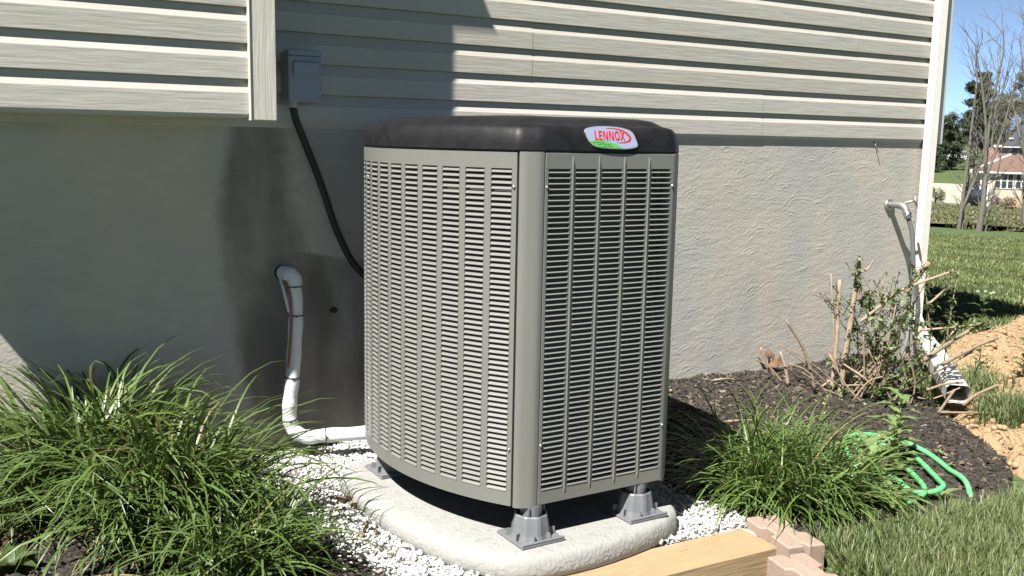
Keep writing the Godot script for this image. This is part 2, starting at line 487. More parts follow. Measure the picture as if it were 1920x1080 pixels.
# a tussock: blades rooted round base; lean pulls the azimuths towards a direction
func tussock(o: Node3D, base: Vector3, radius: float, variants: Array, singles: int, rest: int, lean_deg: float, spread_deg: float, tilt: float, smin: float, smax: float, tint := 1.0) -> void:
	var mats: Array = M.blades if tint == 1.0 else M.blades_light
	var xs := []
	for v in variants.size(): xs.append([])
	var cs := []
	for v in variants.size(): cs.append([])
	for i in singles + rest:
		var a := rng.randf() * TAU
		var r := radius * sqrt(rng.randf())
		var p := base + Vector3(cos(a) * r, 0, sin(a) * r)
		var az := deg_to_rad(lean_deg + rng.randfn(0.0, spread_deg * 0.5)) if rng.randf() < 0.72 else rng.randf() * TAU
		var b := Basis(Vector3.UP, -az) * Basis(Vector3.BACK, -deg_to_rad(tilt * rng.randf() + r / radius * 8.0))
		b = b * Basis(Vector3.RIGHT, rng.randfn(0.0, 0.25))
		b = b.scaled_local(Vector3.ONE * rng.randf_range(smin, smax))
		var v := rng.randi() % variants.size()
		if i < singles:
			inst("blade", variants[v], mats[4 if rng.randf() < 0.007 else rng.randi() % 4], o, Transform3D(b, p))
		else:
			xs[v].append(Transform3D(b, p))
			var g := rng.randf()
			var c := Color(0.040, 0.072, 0.015).lerp(Color(0.098, 0.15, 0.040), g) * tint
			if rng.randf() < 0.012: c = Color(0.26, 0.20, 0.10) * rng.randf_range(0.6, 1.1)
			cs[v].append(c)
	for k in 40:
		# last year's straw round the crown
		var a := rng.randf() * TAU
		var p := base + Vector3(cos(a), 0.02, sin(a)) * radius * rng.randf_range(0.5, 1.5)
		p.y = base.y + 0.012
		var v := rng.randi() % variants.size()
		xs[v].append(Transform3D((Basis(Vector3.UP, rng.randf() * TAU) * Basis(Vector3.BACK, -deg_to_rad(rng.randf_range(55, 80)))).scaled_local(Vector3.ONE * rng.randf_range(0.25, 0.5)), p))
		cs[v].append(Color(0.24, 0.18, 0.10) * rng.randf_range(0.5, 1.1))
	for v in variants.size():
		if xs[v].size() > 0: scatter("blades", variants[v], M.blade, xs[v], cs[v], o)

func tuft_mesh(n: int, h: float, w: float, spread: float) -> ArrayMesh:
	var st := new_st(true)
	for i in n:
		var a := rng.randf() * TAU
		var r := spread * sqrt(rng.randf())
		var p := Vector3(cos(a) * r, -0.01, sin(a) * r)
		var az := rng.randf() * TAU
		var d := Vector3(cos(az), 0, sin(az)); var right := Vector3(-sin(az), 0, cos(az)) * w * 0.5
		var hh := h * rng.randf_range(0.6, 1.15); var bend := rng.randf_range(0.1, 0.8) * hh
		var q := p + Vector3.UP * hh * 0.6 + d * bend * 0.35
		var t := p + Vector3.UP * hh + d * bend
		quad(st, p - right, q - right * 0.9, q + right * 0.9, p + right)
		tri(st, q - right * 0.9, t, q + right * 0.9)
	st.generate_normals()
	return st.commit()

func pebble_mesh(sd: int, amp := 0.28, seg := 7, rings := 5) -> ArrayMesh:
	var r2 := RandomNumberGenerator.new(); r2.seed = sd
	var nn := noise(0.9, 2, sd)
	var st := new_st(true)
	var f := func(t: float, a: float) -> Vector3:
		var d := Vector3(sin(t) * cos(a), cos(t), sin(t) * sin(a))
		return d * (1.0 + amp * 2.0 * nn.get_noise_3d(d.x, d.y, d.z)) * Vector3(1.0, 0.68, 0.82)
	for i in rings:
		for k in seg:
			var t0 := PI * i / rings; var t1 := PI * (i + 1) / rings; var a0 := TAU * k / seg; var a1 := TAU * ((k + 1) % seg) / seg
			quad(st, f.call(t1, a1), f.call(t0, a1), f.call(t0, a0), f.call(t1, a0))
	st.generate_normals()
	return st.commit()

func chip_mesh(sd: int) -> ArrayMesh:
	var r2 := RandomNumberGenerator.new(); r2.seed = sd
	var st := new_st(false)
	var v := []
	for i in 8:
		v.append(Vector3(0.5 if i & 1 else -0.5, 0.12 if i & 2 else -0.12, 0.22 if i & 4 else -0.22) * Vector3(r2.randf_range(0.6, 1.2), r2.randf_range(0.5, 1.3), r2.randf_range(0.4, 1.2)))
	quad(st, v[4], v[6], v[7], v[5]); quad(st, v[1], v[3], v[2], v[0]); quad(st, v[0], v[2], v[6], v[4])
	quad(st, v[5], v[7], v[3], v[1]); quad(st, v[6], v[2], v[3], v[7]); quad(st, v[0], v[4], v[5], v[1])
	st.generate_normals()
	return st.commit()

func rand_basis(s: float, flat := 0.35) -> Basis:
	return (Basis(Vector3.UP, rng.randf() * TAU) * Basis(Vector3.RIGHT, rng.randfn(0, flat)) * Basis(Vector3.BACK, rng.randfn(0, flat))).scaled_local(Vector3.ONE * s)

func leaf_shape(st: SurfaceTool, p: Vector3, d: Vector3, up: Vector3, length: float, width: float, lobes := 0) -> void:
	# a leaf with a folded midrib, bent along its length; lobes > 0 gives a jagged edge
	var right := d.cross(up).normalized()
	up = right.cross(d).normalized()
	var n := 6 if lobes == 0 else lobes * 2
	var prev := []
	for i in n + 1:
		var s := float(i) / n
		var w := width * 0.5 * sin(PI * pow(s, 0.75)) * (1.0 if lobes == 0 or i % 2 == 1 else 0.5)
		var c := p + d * length * s + up * (length * 0.12 * sin(PI * s) - length * 0.12 * s * s)
		var row := [c - right * w + up * w * 0.3, c, c + right * w + up * w * 0.3]
		if i > 0:
			quad(st, prev[0], row[0], row[1], prev[1])
			quad(st, prev[1], row[1], row[2], prev[2])
		prev = row

func foliage(st: SurfaceTool, c: Vector3, r: Vector3, n: int, size: float) -> void:
	for i in n:
		var d := Vector3(rng.randfn(), rng.randfn(), rng.randfn()).normalized() * pow(rng.randf(), 0.45)
		var p := c + d * r
		var a := Vector3(rng.randfn(), rng.randfn(), rng.randfn()).normalized() * size * rng.randf_range(0.6, 1.3)
		var b := Vector3(rng.randfn(), rng.randfn(), rng.randfn()).normalized() * size * 0.6
		tri(st, p - a, p + b, p + a)

func branches(st: SurfaceTool, p: Vector3, d: Vector3, length: float, r: float, depth: int, tips: Array, sides := 5) -> void:
	var pts := [p]; var rad := [r]
	var q := p; var dd := d
	var n := 4
	for i in n:
		dd = (dd + Vector3(rng.randfn(), rng.randfn() * 0.6, rng.randfn()) * 0.13 + Vector3.UP * 0.05).normalized()
		q += dd * length / n
		pts.append(q); rad.append(lerpf(r, r * 0.55, float(i + 1) / n))
	tube(st, pts, rad, sides, false)
	if depth <= 0:
		tips.append(q)
		return
	var kids := rng.randi_range(3, 4)
	for k in kids:
		var s := rng.randf_range(0.35, 1.0) if k > 0 else 1.0
		var bp: Vector3 = pts[int(round(s * n))]
		var nd := (dd + Vector3(rng.randfn(), rng.randfn() * 0.5 + 0.25, rng.randfn()) * 0.55).normalized()
		branches(st, bp, nd, length * rng.randf_range(0.55, 0.8), maxf(r * rng.randf_range(0.4, 0.6), 0.004), depth - 1, tips, maxi(3, sides - 1))

# ------------------------------------------------------------------ scene
func _ready() -> void:
	rng.seed = 12345
	setup_view()
	make_materials()
	build_ground()
	build_house()
	build_background()
	build_pad_and_edging()
	build_unit()
	build_wall_fittings()
	build_gravel_and_mulch()
	build_plants()

func setup_view() -> void:
	var cam := Camera3D.new()
	cam.name = "camera"
	var pitch := 0.1524989; var roll := 0.0192159; var yaw := 0.5427638
	var fw := Vector3(sin(yaw) * cos(pitch), -sin(pitch), -cos(yaw) * cos(pitch))
	var r := fw.cross(Vector3.UP).normalized()
	var u := r.cross(fw)
	var rr := r * cos(roll) + u * sin(roll)
	var uu := u * cos(roll) - r * sin(roll)
	cam.transform = Transform3D(Basis(rr, uu, -fw), Vector3(0, CH, 0))
	cam.fov = rad_to_deg(2.0 * atan(540.0 / 1818.535))
	cam.near = 0.05
	cam.far = 1500.0
	add_child(cam)
	cam.current = true
	var sun := DirectionalLight3D.new()
	sun.name = "sun"
	sun.light_energy = 1.6
	sun.light_color = Color(1.0, 0.985, 0.955)
	sun.light_angular_distance = 0.5
	sun.shadow_enabled = true
	add_child(sun)
	sun.look_at_from_position(Vector3(-2.16, 3.29, 1.0), Vector3.ZERO, Vector3.UP)
	var sky_m := ProceduralSkyMaterial.new()
	sky_m.sky_top_color = lin(0.009, 0.016, 0.031)
	sky_m.sky_horizon_color = lin(0.32, 0.51, 0.83)
	sky_m.sky_curve = 0.085
	sky_m.ground_bottom_color = lin(0.02, 0.025, 0.015)
	sky_m.ground_horizon_color = lin(0.06, 0.07, 0.06)
	sky_m.sun_angle_max = 4.0
	sky_m.energy_multiplier = 1.0
	var sky := Sky.new()
	sky.sky_material = sky_m
	var env := Environment.new()
	env.background_mode = Environment.BG_SKY
	env.sky = sky
	env.tonemap_mode = Environment.TONE_MAPPER_LINEAR
	env.tonemap_exposure = 2.45
	env.sdfgi_enabled = true
	env.ssao_enabled = true
	env.ssil_enabled = true
	var we := WorldEnvironment.new()
	we.name = "environment"
	we.environment = env
	add_child(we)

# ------------------------------------------------------------------ ground
func build_ground() -> void:
	var xs := [-300.0, -150.0, -60.0, -30.0, -15.0, -8.0, -5.0]; var zs := [200.0, 80.0, 30.0, 14.0, 8.0, 5.0, 3.0]
	var v := -4.0
	while v < 9.0: xs.append(v); v += 0.125
	while v < 420.0: xs.append(v); v *= 1.06
	v = 1.5
	while v > -8.0: zs.append(v); v -= 0.125
	while v > -330.0: zs.append(v); v *= 1.06
	var st := new_st(true)
	for j in zs.size() - 1:
		for i in xs.size() - 1:
			var f := func(x: float, z: float) -> Vector3:
				var y := gh(x, z)
				if x > 0.7 and x < 2.0 and z < -1.9 and z > -3.3: y -= 0.05
				if x > -1.4 and x < 0.9 and z < -1.2 and z > -3.3: y -= 0.06
				return Vector3(x, y, z)
			quad(st, f.call(xs[i], zs[j]), f.call(xs[i], zs[j + 1]), f.call(xs[i + 1], zs[j + 1]), f.call(xs[i + 1], zs[j]))
	var g := obj("lawn_ground", st, M.lawn)
	struct_(g, "green mown lawn running from the house down to the road", "lawn")
	var b := sheet("mulch_bed", bed_h, 1.85, 4.4, -3.26, -1.66, 110, 70, M.soil)
	struct_(b, "dark mulch bed along the wall right of the outdoor unit", "mulch bed")
	var lb := sheet("soil_bed", func(x: float, z: float) -> float:
		return lerpf(-0.09, 0.005 + 0.018 * bn.get_noise_2d(x + 9.0, z), smoothstep(-0.02, 0.06, minf(minf(0.93 + 0.05 * sin(z * 5.0) - x, x + 1.4), -1.25 - z))), -1.45, 1.0, -3.26, -1.2, 70, 60, M.soil)
	struct_(lb, "dark soil bed under the arching grasses left of the gravel", "soil bed")
	var gr := sheet("gravel_bed", func(x: float, z: float) -> float:
		return -0.012 + 0.008 * bn.get_noise_2d(x, z), 0.76, 2.06, -3.26, -1.90, 50, 50, M.gravel_bed)
	struct_(gr, "bed of fine white gravel round the concrete pad", "gravel bed")
	var d := sheet("bare_dirt", dirt_h, 3.0, 7.6, -4.0, -1.4, 120, 80, M.dirt)
	struct_(d, "bare tan dirt between the mulch bed and the lawn", "dirt")

# ------------------------------------------------------------------ house
func course(st: SurfaceTool, x0: float, x1: float, y0: float, zl: float, dz := 0.0) -> void:
	var z := zl + dz
	var pr := [Vector2(y0 + 0.004, z - 0.017), Vector2(y0, z - 0.0155), Vector2(y0, z - 0.0015), Vector2(y0 + 0.0015, z), Vector2(y0 + 0.061, z), Vector2(y0 + 0.0635, z - 0.0006), Vector2(y0 + 0.066, z - 0.0021), Vector2(y0 + PITCH + 0.004, z - 0.0195)]
	for i in pr.size() - 1:
		quad(st, Vector3(x0, pr[i].x, pr[i].y), Vector3(x0, pr[i + 1].x, pr[i + 1].y), Vector3(x1, pr[i + 1].x, pr[i + 1].y), Vector3(x1, pr[i].x, pr[i].y))

func build_house() -> void:
	var h := thing("house", "beige vinyl sided house with concrete foundation behind the outdoor unit", "house", Vector3(1.0, 0, -3.24))
	# foundation with its own picture
	var st := new_st(false)
	var f0 := Vector2(-2.6, -0.4); var f1 := Vector2(4.505, CH + 0.05)
	var uv := func(x: float, y: float) -> Vector2: return Vector2((x + 0.65) / 5.2, (1.16 - y) / 1.512)
	var nx := 24
	for i in nx:
		var xa := lerpf(f0.x, f1.x, float(i) / nx); var xb := lerpf(f0.x, f1.x, float(i + 1) / nx)
		var vs := [Vector2(xa, f0.y), Vector2(xa, f1.y), Vector2(xb, f1.y), Vector2(xb, f0.y)]
		for k in [0, 1, 2, 0, 2, 3]:
			st.set_uv(uv.call(vs[k].x, vs[k].y))
			st.add_vertex(Vector3(vs[k].x, vs[k].y, FZ))
	var fo := MeshInstance3D.new()
	st.generate_normals(); st.generate_tangents()
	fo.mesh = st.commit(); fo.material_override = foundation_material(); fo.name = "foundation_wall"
	fo.position = -h.position; h.add_child(fo)
	st = new_st(); cuboid(st, Vector3(-2.6, -0.4, -9.6), Vector3(4.505, CH + 0.06, FZ - 0.003)); obj("foundation_core", st, M.pad, h)
	st = new_st(); cuboid(st, Vector3(-2.55, CH + 0.062, -9.55), Vector3(4.530, 3.05, -3.243)); obj("wall_core", st, M.siding, h)
	# siding: double courses, each length of panel a part
	var y0 := CH + 0.0347
	var seams := [3.241, 2.013, 3.843, 1.36, 2.75, 3.5, 1.7, 3.0, 2.2]
	for k in 9:
		var cuts := [-2.55, -0.9 + 0.2 * k, seams[k], 4.444]
		for c in 3:
			st = new_st()
			for q in 2:
				course(st, cuts[c] + (0.0012 if c > 0 else 0.0), cuts[c + 1], y0 + (2 * k + q) * PITCH, WZ, 0.0012 if c == 1 else 0.0)
			obj("siding_panel", st, M.sidings[(k * 5 + c * 3) % 3], h)
	st = new_st(); cuboid(st, Vector3(-2.55, y0 - 0.012, FZ - 0.002), Vector3(4.444, y0 + 0.01, WZ - 0.006)); obj("starter_strip", st, M.siding, h)
	# outside corner post at the far right end
	st = new_st()
	cuboid(st, Vector3(4.445, y0 - 0.02, -3.30), Vector3(4.537, 3.02, -3.2212), 0.003)
	obj("corner_post", st, M.white, h)
	# roof, its eave over the wall
	st = new_st()
	var rp := [Vector2(-2.93, 2.93), Vector2(-6.4, 6.2), Vector2(-9.9, 2.93), Vector2(-9.9, 3.05), Vector2(-6.4, 6.36), Vector2(-2.93, 3.07)]
	for i in rp.size():
		var j: int = (i + 1) % rp.size()
		quad(st, Vector3(-2.8, rp[i].y, rp[i].x), Vector3(-2.8, rp[j].y, rp[j].x), Vector3(4.70, rp[j].y, rp[j].x), Vector3(4.70, rp[i].y, rp[i].x))
	for x in [-2.8, 4.70]:
		for k in 2:
			var e := [[0, 1, 4], [0, 4, 5], [1, 2, 3], [1, 3, 4]]
			for t in e: tri(st, Vector3(x, rp[t[0]].y, rp[t[0]].x), Vector3(x, rp[t[1]].y, rp[t[1]].x), Vector3(x, rp[t[2]].y, rp[t[2]].x))
	obj("roof", st, M.roof_dark, h)
	for x in [-2.55, 4.530]:
		st = new_st()
		tri(st, Vector3(x, 3.05, -3.25), Vector3(x, 6.1, -6.4), Vector3(x, 3.05, -9.55))
		obj("gable_wall", st, M.siding, h)
	# the bay that juts out on the left
	var by := CH + 0.0556
	st = new_st()
	cuboid(st, Vector3(-0.27, by + 0.012, FZ - 0.004), Vector3(0.885, CH + 1.66, BAYZ - 0.021))
	var bay := obj("bay", st, M.siding, h)
	for k in 8:
		st = new_st()
		for q in 2: course(st, -0.23, 0.8235, by + (2 * k + q) * PITCH, BAYZ)
		obj("siding_panel", st, M.sidings[k % 3], bay)
	st = new_st()
	cuboid(st, Vector3(0.826, CH + 0.040, BAYZ - 0.045), Vector3(0.9013, CH + 1.66, BAYZ + 0.009), 0.002)
	cuboid(st, Vector3(0.8205, CH + 0.038, BAYZ - 0.016), Vector3(0.8255, CH + 1.66, BAYZ + 0.013), 0.0015)
	cuboid(st, Vector3(0.8865, CH + 0.040, BAYZ - 0.10), Vector3(0.9010, CH + 1.66, BAYZ - 0.0455), 0.002)
	obj("corner_post", st, M.post, bay)
	st = new_st(); cuboid(st, Vector3(-0.30, CH + 0.040, BAYZ - 0.10), Vector3(-0.232, CH + 1.66, BAYZ + 0.009), 0.002); obj("corner_post", st, M.post, bay)
	st = new_st(); cuboid(st, Vector3(-0.27, CH + 0.046, FZ - 0.01), Vector3(0.886, by + 0.0115, BAYZ - 0.016)); obj("soffit", st, M.siding, bay)
	st = new_st(); cuboid(st, Vector3(-0.23, by - 0.006, BAYZ - 0.0155), Vector3(0.82, by + 0.008, BAYZ - 0.006)); obj("starter_strip", st, M.siding, bay)
	st = new_st()
	for q in 16:
		for sx in [0.8865, -0.2725]:
			cuboid(st, Vector3(sx, by + q * PITCH, FZ + 0.01), Vector3(sx + 0.0135, by + q * PITCH + 0.099, BAYZ - 0.102), 0.002)
	obj("side_siding", st, M.siding, bay)
	var pr := PackedVector2Array([Vector2(FZ + 0.45, CH + 1.82), Vector2(FZ + 0.345, CH + 1.61), Vector2(FZ + 0.0, CH + 1.61), Vector2(FZ + 0.0, CH + 2.33)])
	st = new_st()
	for i in 4:
		var j := (i + 1) % 4
		quad(st, Vector3(-0.32, pr[i].y, pr[i].x), Vector3(-0.32, pr[j].y, pr[j].x), Vector3(0.915, pr[j].y, pr[j].x), Vector3(0.915, pr[i].y, pr[i].x))
	for x in [-0.32, 0.915]:
		quad(st, Vector3(x, pr[0].y, pr[0].x), Vector3(x, pr[1].y, pr[1].x), Vector3(x, pr[2].y, pr[2].x), Vector3(x, pr[3].y, pr[3].x))
	obj("roof", st, M.roof_dark, bay)

# ------------------------------------------------------------------ pad, feet, timber and blocks
func foot(at: Vector3, label: String) -> void:
	var t := thing("riser_foot", label, "riser foot", at, "plastic riser feet under the outdoor unit")
	var st := new_st()
	box(st, at + Vector3(0, 0.004, 0), Vector3(0.132, 0.008, 0.132), Basis.IDENTITY, 0.002)
	cuboid(st, at + Vector3(-0.066, 0.008, 0.058), at + Vector3(0.066, 0.013, 0.066), 0.0015)
	obj("base_plate", st, M.plastic, t)
	st = new_st()
	var n := 32
	var prof := [[0.055, 0.008], [0.051, 0.02], [0.0475, 0.045], [0.043, 0.066], [0.040, 0.070]]
	for i in prof.size() - 1:
		for k in n:
			var f := func(q: int, row: int) -> Vector3:
				var a := TAU * (q % n) / n
				var rr: float = prof[row][0] * (1.0 + (0.035 if q % 4 < 2 else -0.02))
				return at + Vector3(cos(a) * rr, prof[row][1], sin(a) * rr)
			quad(st, f.call(k + 1, i), f.call(k + 1, i + 1), f.call(k, i + 1), f.call(k, i))
	for k in range(0, 8):
		var a := TAU * (k + 0.5) / 8
		box(st, at + Vector3(cos(a) * 0.058, 0.017, sin(a) * 0.058), Vector3(0.014, 0.02, 0.0025), Basis(Vector3.UP, -a))
	obj("cone", st, M.plastic, t)
	st = new_st()
	tube(st, [at + Vector3(0, 0.06, 0), at + Vector3(0, 0.094, 0)], [0.030, 0.030], 18)
	obj("stem", st, M.plastic, t)
	for k in 3:
		st = new_st()
		var a := TAU * (k + 0.1) / 3
		cuboid(st, at + Vector3(cos(a) * 0.036 - 0.002, 0.062, sin(a) * 0.036 - 0.002), at + Vector3(cos(a) * 0.036 + 0.002, 0.094, sin(a) * 0.036 + 0.002))
		obj("rib", st, M.plastic, t)

const PAD := [[1.115, -2.835], [1.070, -2.795], [1.050, -2.73], [1.045, -2.50], [1.056, -2.36], [1.078, -2.24], [1.108, -2.13], [1.15, -2.045], [1.20, -1.985], [1.26, -1.952], [1.34, -1.936], [1.45, -1.934], [1.56, -1.946], [1.66, -1.966], [1.74, -1.992], [1.79, -2.025], [1.822, -2.08], [1.842, -2.2], [1.855, -2.4], [1.855, -2.65], [1.84, -2.78], [1.79, -2.85], [1.6, -2.875], [1.3, -2.87]]

func build_pad_and_edging() -> void:
	var st := new_st(true)
	var pts := PackedVector2Array()
	for p in PAD: pts.append(Vector2(p[0], p[1]))
	var ctr := Vector2(1.45, -2.48)
	# smooth the outline, then loft rings: rough bulging side, worn top edge
	var sm := PackedVector2Array()
	var n0 := pts.size()
	for i in n0:
		for k in 5: sm.append(pts[i].cubic_interpolate(pts[(i + 1) % n0], pts[(i + n0 - 1) % n0], pts[(i + 2) % n0], k / 5.0))
	var prof := [[0.006, -0.004], [0.0, 0.002], [-0.002, 0.018], [-0.0005, 0.034], [0.003, 0.046], [0.008, 0.0535], [0.014, 0.0578], [0.022, 0.0602], [0.06, 0.061]]
	var n := sm.size()
	var rn := noise(26.0, 3, 81)
	var rings := []
	for pr in prof:
		var ring := []
		for i in n:
			var t := (sm[(i + 1) % n] - sm[(i + n - 1) % n]).normalized()
			var nm := Vector2(-t.y, t.x)
			if nm.dot(sm[i] - ctr) < 0: nm = -nm
			var w: float = 1.0 if pr[1] < 0.05 else 0.25
			var p: Vector2 = sm[i] - nm * (pr[0] * (1.0 + 2.6 * 0.7 * pow(maxf(0.0, -nm.x), 2.0) * smoothstep(0.03, 0.055, pr[1])) + 0.0028 * w * rn.get_noise_3d(sm[i].x, pr[1] * 2.0, sm[i].y))
			ring.append(Vector3(p.x, pr[1] + (0.003 * rn.get_noise_2d(p.x, p.y) if pr[1] > 0.03 and pr[1] < 0.06 else 0.0), p.y))
		rings.append(ring)
	for r in rings.size() - 1:
		for i in n:
			var j := (i + 1) % n
			quad(st, rings[r][i], rings[r + 1][i], rings[r + 1][j], rings[r][j])
	var last: Array = rings[rings.size() - 1]
	for i in n: tri(st, last[i], Vector3(ctr.x, 0.061, ctr.y), last[(i + 1) % n])
	var pad := obj("equipment_pad", st, M.pad)
	tag(pad, "pale rounded concrete pad on white gravel beneath the outdoor unit", "concrete pad")
	foot(Vector3(1.317, 0.0612, -2.064), "gray fluted riser foot at the near corner of the pad, in full sun")
	foot(Vector3(1.668, 0.0612, -2.066), "gray riser foot at the pad's edge beside the gravel shade, under the badge end")
	foot(Vector3(1.208, 0.0612, -2.715), "gray riser foot at the back of the pad near the white pipe")
	foot(Vector3(1.72, 0.0612, -2.74), "gray riser foot hidden at the back of the pad on the mulch side")
	# timber
	st = new_st()
	box(st, Vector3(1.295, -0.078, -1.905), Vector3(1.36, 0.148, 0.150), Basis(Vector3.UP, -0.035), 0.004)
	var tm := obj("landscape_timber", st, M.timber)
	tag(tm, "yellow sawn landscape timber edging the gravel in front of the pad", "timber")
	# two interlocking concrete blocks
	var shape := PackedVector2Array([Vector2(0, 0), Vector2(0.047, 0), Vector2(0.057, 0.03), Vector2(0.068, 0), Vector2(0.116, 0), Vector2(0.116, 0.078), Vector2(0.095, 0.086), Vector2(0.095, 0.128), Vector2(0.116, 0.136), Vector2(0.116, 0.222), Vector2(0.068, 0.222), Vector2(0.057, 0.192), Vector2(0.047, 0.222), Vector2(0, 0.222), Vector2(0, 0.136), Vector2(0.021, 0.128), Vector2(0.021, 0.086), Vector2(0, 0.078)])
	var spots := [[Vector3(2.003, 0.018, -1.968), -0.22, "tan concrete edging block against the end of the yellow timber"], [Vector3(1.868, 0.014, -1.745), -0.22, "tan concrete edging block in front, cut by the photo's lower edge"]]
	for s in spots:
		var o: Vector3 = s[0]
		var b := Basis(Vector3.UP, s[1])
		var t := thing("edging_block", s[2], "concrete block", o, "interlocking concrete edging blocks")
		for half in 2:
			var pl := PackedVector2Array()
			var cut := PackedVector2Array([Vector2(-1, -1), Vector2(0.0562, -1), Vector2(0.0562, 1), Vector2(-1, 1)]) if half == 0 else PackedVector2Array([Vector2(0.0578, -1), Vector2(2, -1), Vector2(2, 1), Vector2(0.0578, 1)])
			var got := Geometry2D.intersect_polygons(shape, cut)
			for q in got[0]:
				var w := b * Vector3(q.x, 0, q.y) + o
				pl.append(Vector2(w.x, w.z))
			st = new_st()
			prism(st, pl, -0.22, o.y - 0.002 * half, 0.004)
			obj("block_half", st, M.block, t)
		var core := PackedVector2Array()
		for q in [Vector2(0.03, 0.035), Vector2(0.086, 0.035), Vector2(0.086, 0.187), Vector2(0.03, 0.187)]:
			var w2: Vector3 = b * Vector3(q.x, 0, q.y) + o
			core.append(Vector2(w2.x, w2.z))
		st = new_st(); prism(st, core, -0.22, o.y - 0.008); obj("block_core", st, M.block, t)

# ------------------------------------------------------------------ the outdoor unit
const AC := Vector2(1.905, -2.53)
const AR := 0.8
const MIRROR := 3.025
const SLOT0 := 0.196         # bottom of the louvres
const LP := 0.014

func arc_pt(deg: float, r := AR) -> Vector2:
	var a := deg_to_rad(deg)
	return Vector2(AC.x - r * cos(a), AC.y + r * sin(a))

func unit_outline(r_off := 0.0) -> PackedVector2Array:
	var pl := PackedVector2Array()
	var a := 35.6
	while a >= -33.6:
		pl.append(arc_pt(a, AR + r_off)); a -= 3.455
	pl.append(Vector2(1.30, -3.0 - r_off)); pl.append(Vector2(MIRROR - 1.30, -3.0 - r_off))
	a = -33.5
	while a <= 35.7:
		var p := arc_pt(a, AR + r_off); pl.append(Vector2(MIRROR - p.x, p.y)); a += 3.455
	pl.append(Vector2(1.734, -2.037 + r_off)); pl.append(Vector2(1.62, -2.035 + r_off)); pl.append(Vector2(1.42, -2.035 + r_off)); pl.append(Vector2(1.316, -2.037 + r_off))
	return pl

func ring_of(pl: PackedVector2Array, inset: float, y: float) -> Array:
	var out := []
	var n := pl.size()
	for i in n:
		var e0 := (pl[i] - pl[(i + n - 1) % n]).normalized(); var e1 := (pl[(i + 1) % n] - pl[i]).normalized()
		var n0 := Vector2(-e0.y, e0.x); var n1 := Vector2(-e1.y, e1.x)
		var c := Vector2(1.5125, -2.53)
		if n0.dot(pl[i] - c) < 0: n0 = -n0
		if n1.dot(pl[i] - c) < 0: n1 = -n1
		var m := (n0 + n1).normalized()
		var p := pl[i] - m * minf(inset, 0.024) / maxf(m.dot(n1), 0.6)
		if inset > 0.024: p += (c - p).normalized() * (inset - 0.024) * 1.15
		out.append(Vector3(p.x, y, p.y))
	return out

func slat_mesh(w: float, h: float, st: SurfaceTool = null, xf := Transform3D.IDENTITY) -> ArrayMesh:
	# a stamped louvre: lower edge proud, upper edge set back, closed cheeks
	var own := st == null
	if own: st = new_st()
	var e := 0.0018; var d := -0.0062; var t := 0.0011
	var hw := w * 0.5; var hi := hw - 0.0035
	var P := func(x: float, y: float, z: float) -> Vector3: return xf * Vector3(x, y, z)
	quad(st, P.call(-hw, 0.001, e), P.call(-hi, h, d), P.call(hi, h, d), P.call(hw, 0.001, e))
	quad(st, P.call(-hw, 0, e - 0.0004), P.call(-hw, 0.001, e), P.call(hw, 0.001, e), P.call(hw, 0, e - 0.0004))
	quad(st, P.call(hw, 0, e - 0.0004), P.call(hi, h, d - t), P.call(-hi, h, d - t), P.call(-hw, 0, e - 0.0004))
	quad(st, P.call(-hi, h, d - t), P.call(hi, h, d - t), P.call(hi, h, d), P.call(-hi, h, d))
	for s in [-1.0, 1.0]:
		tri(st, P.call(s * hw, 0.0, e), P.call(s * hi, h, d), P.call(s * hw, h, 0.0))
		tri(st, P.call(s * hw, 0.0, e), P.call(s * hw, h, 0.0), P.call(s * hi, h, d))
	if own:
		st.generate_normals()
		return st.commit()
	return null

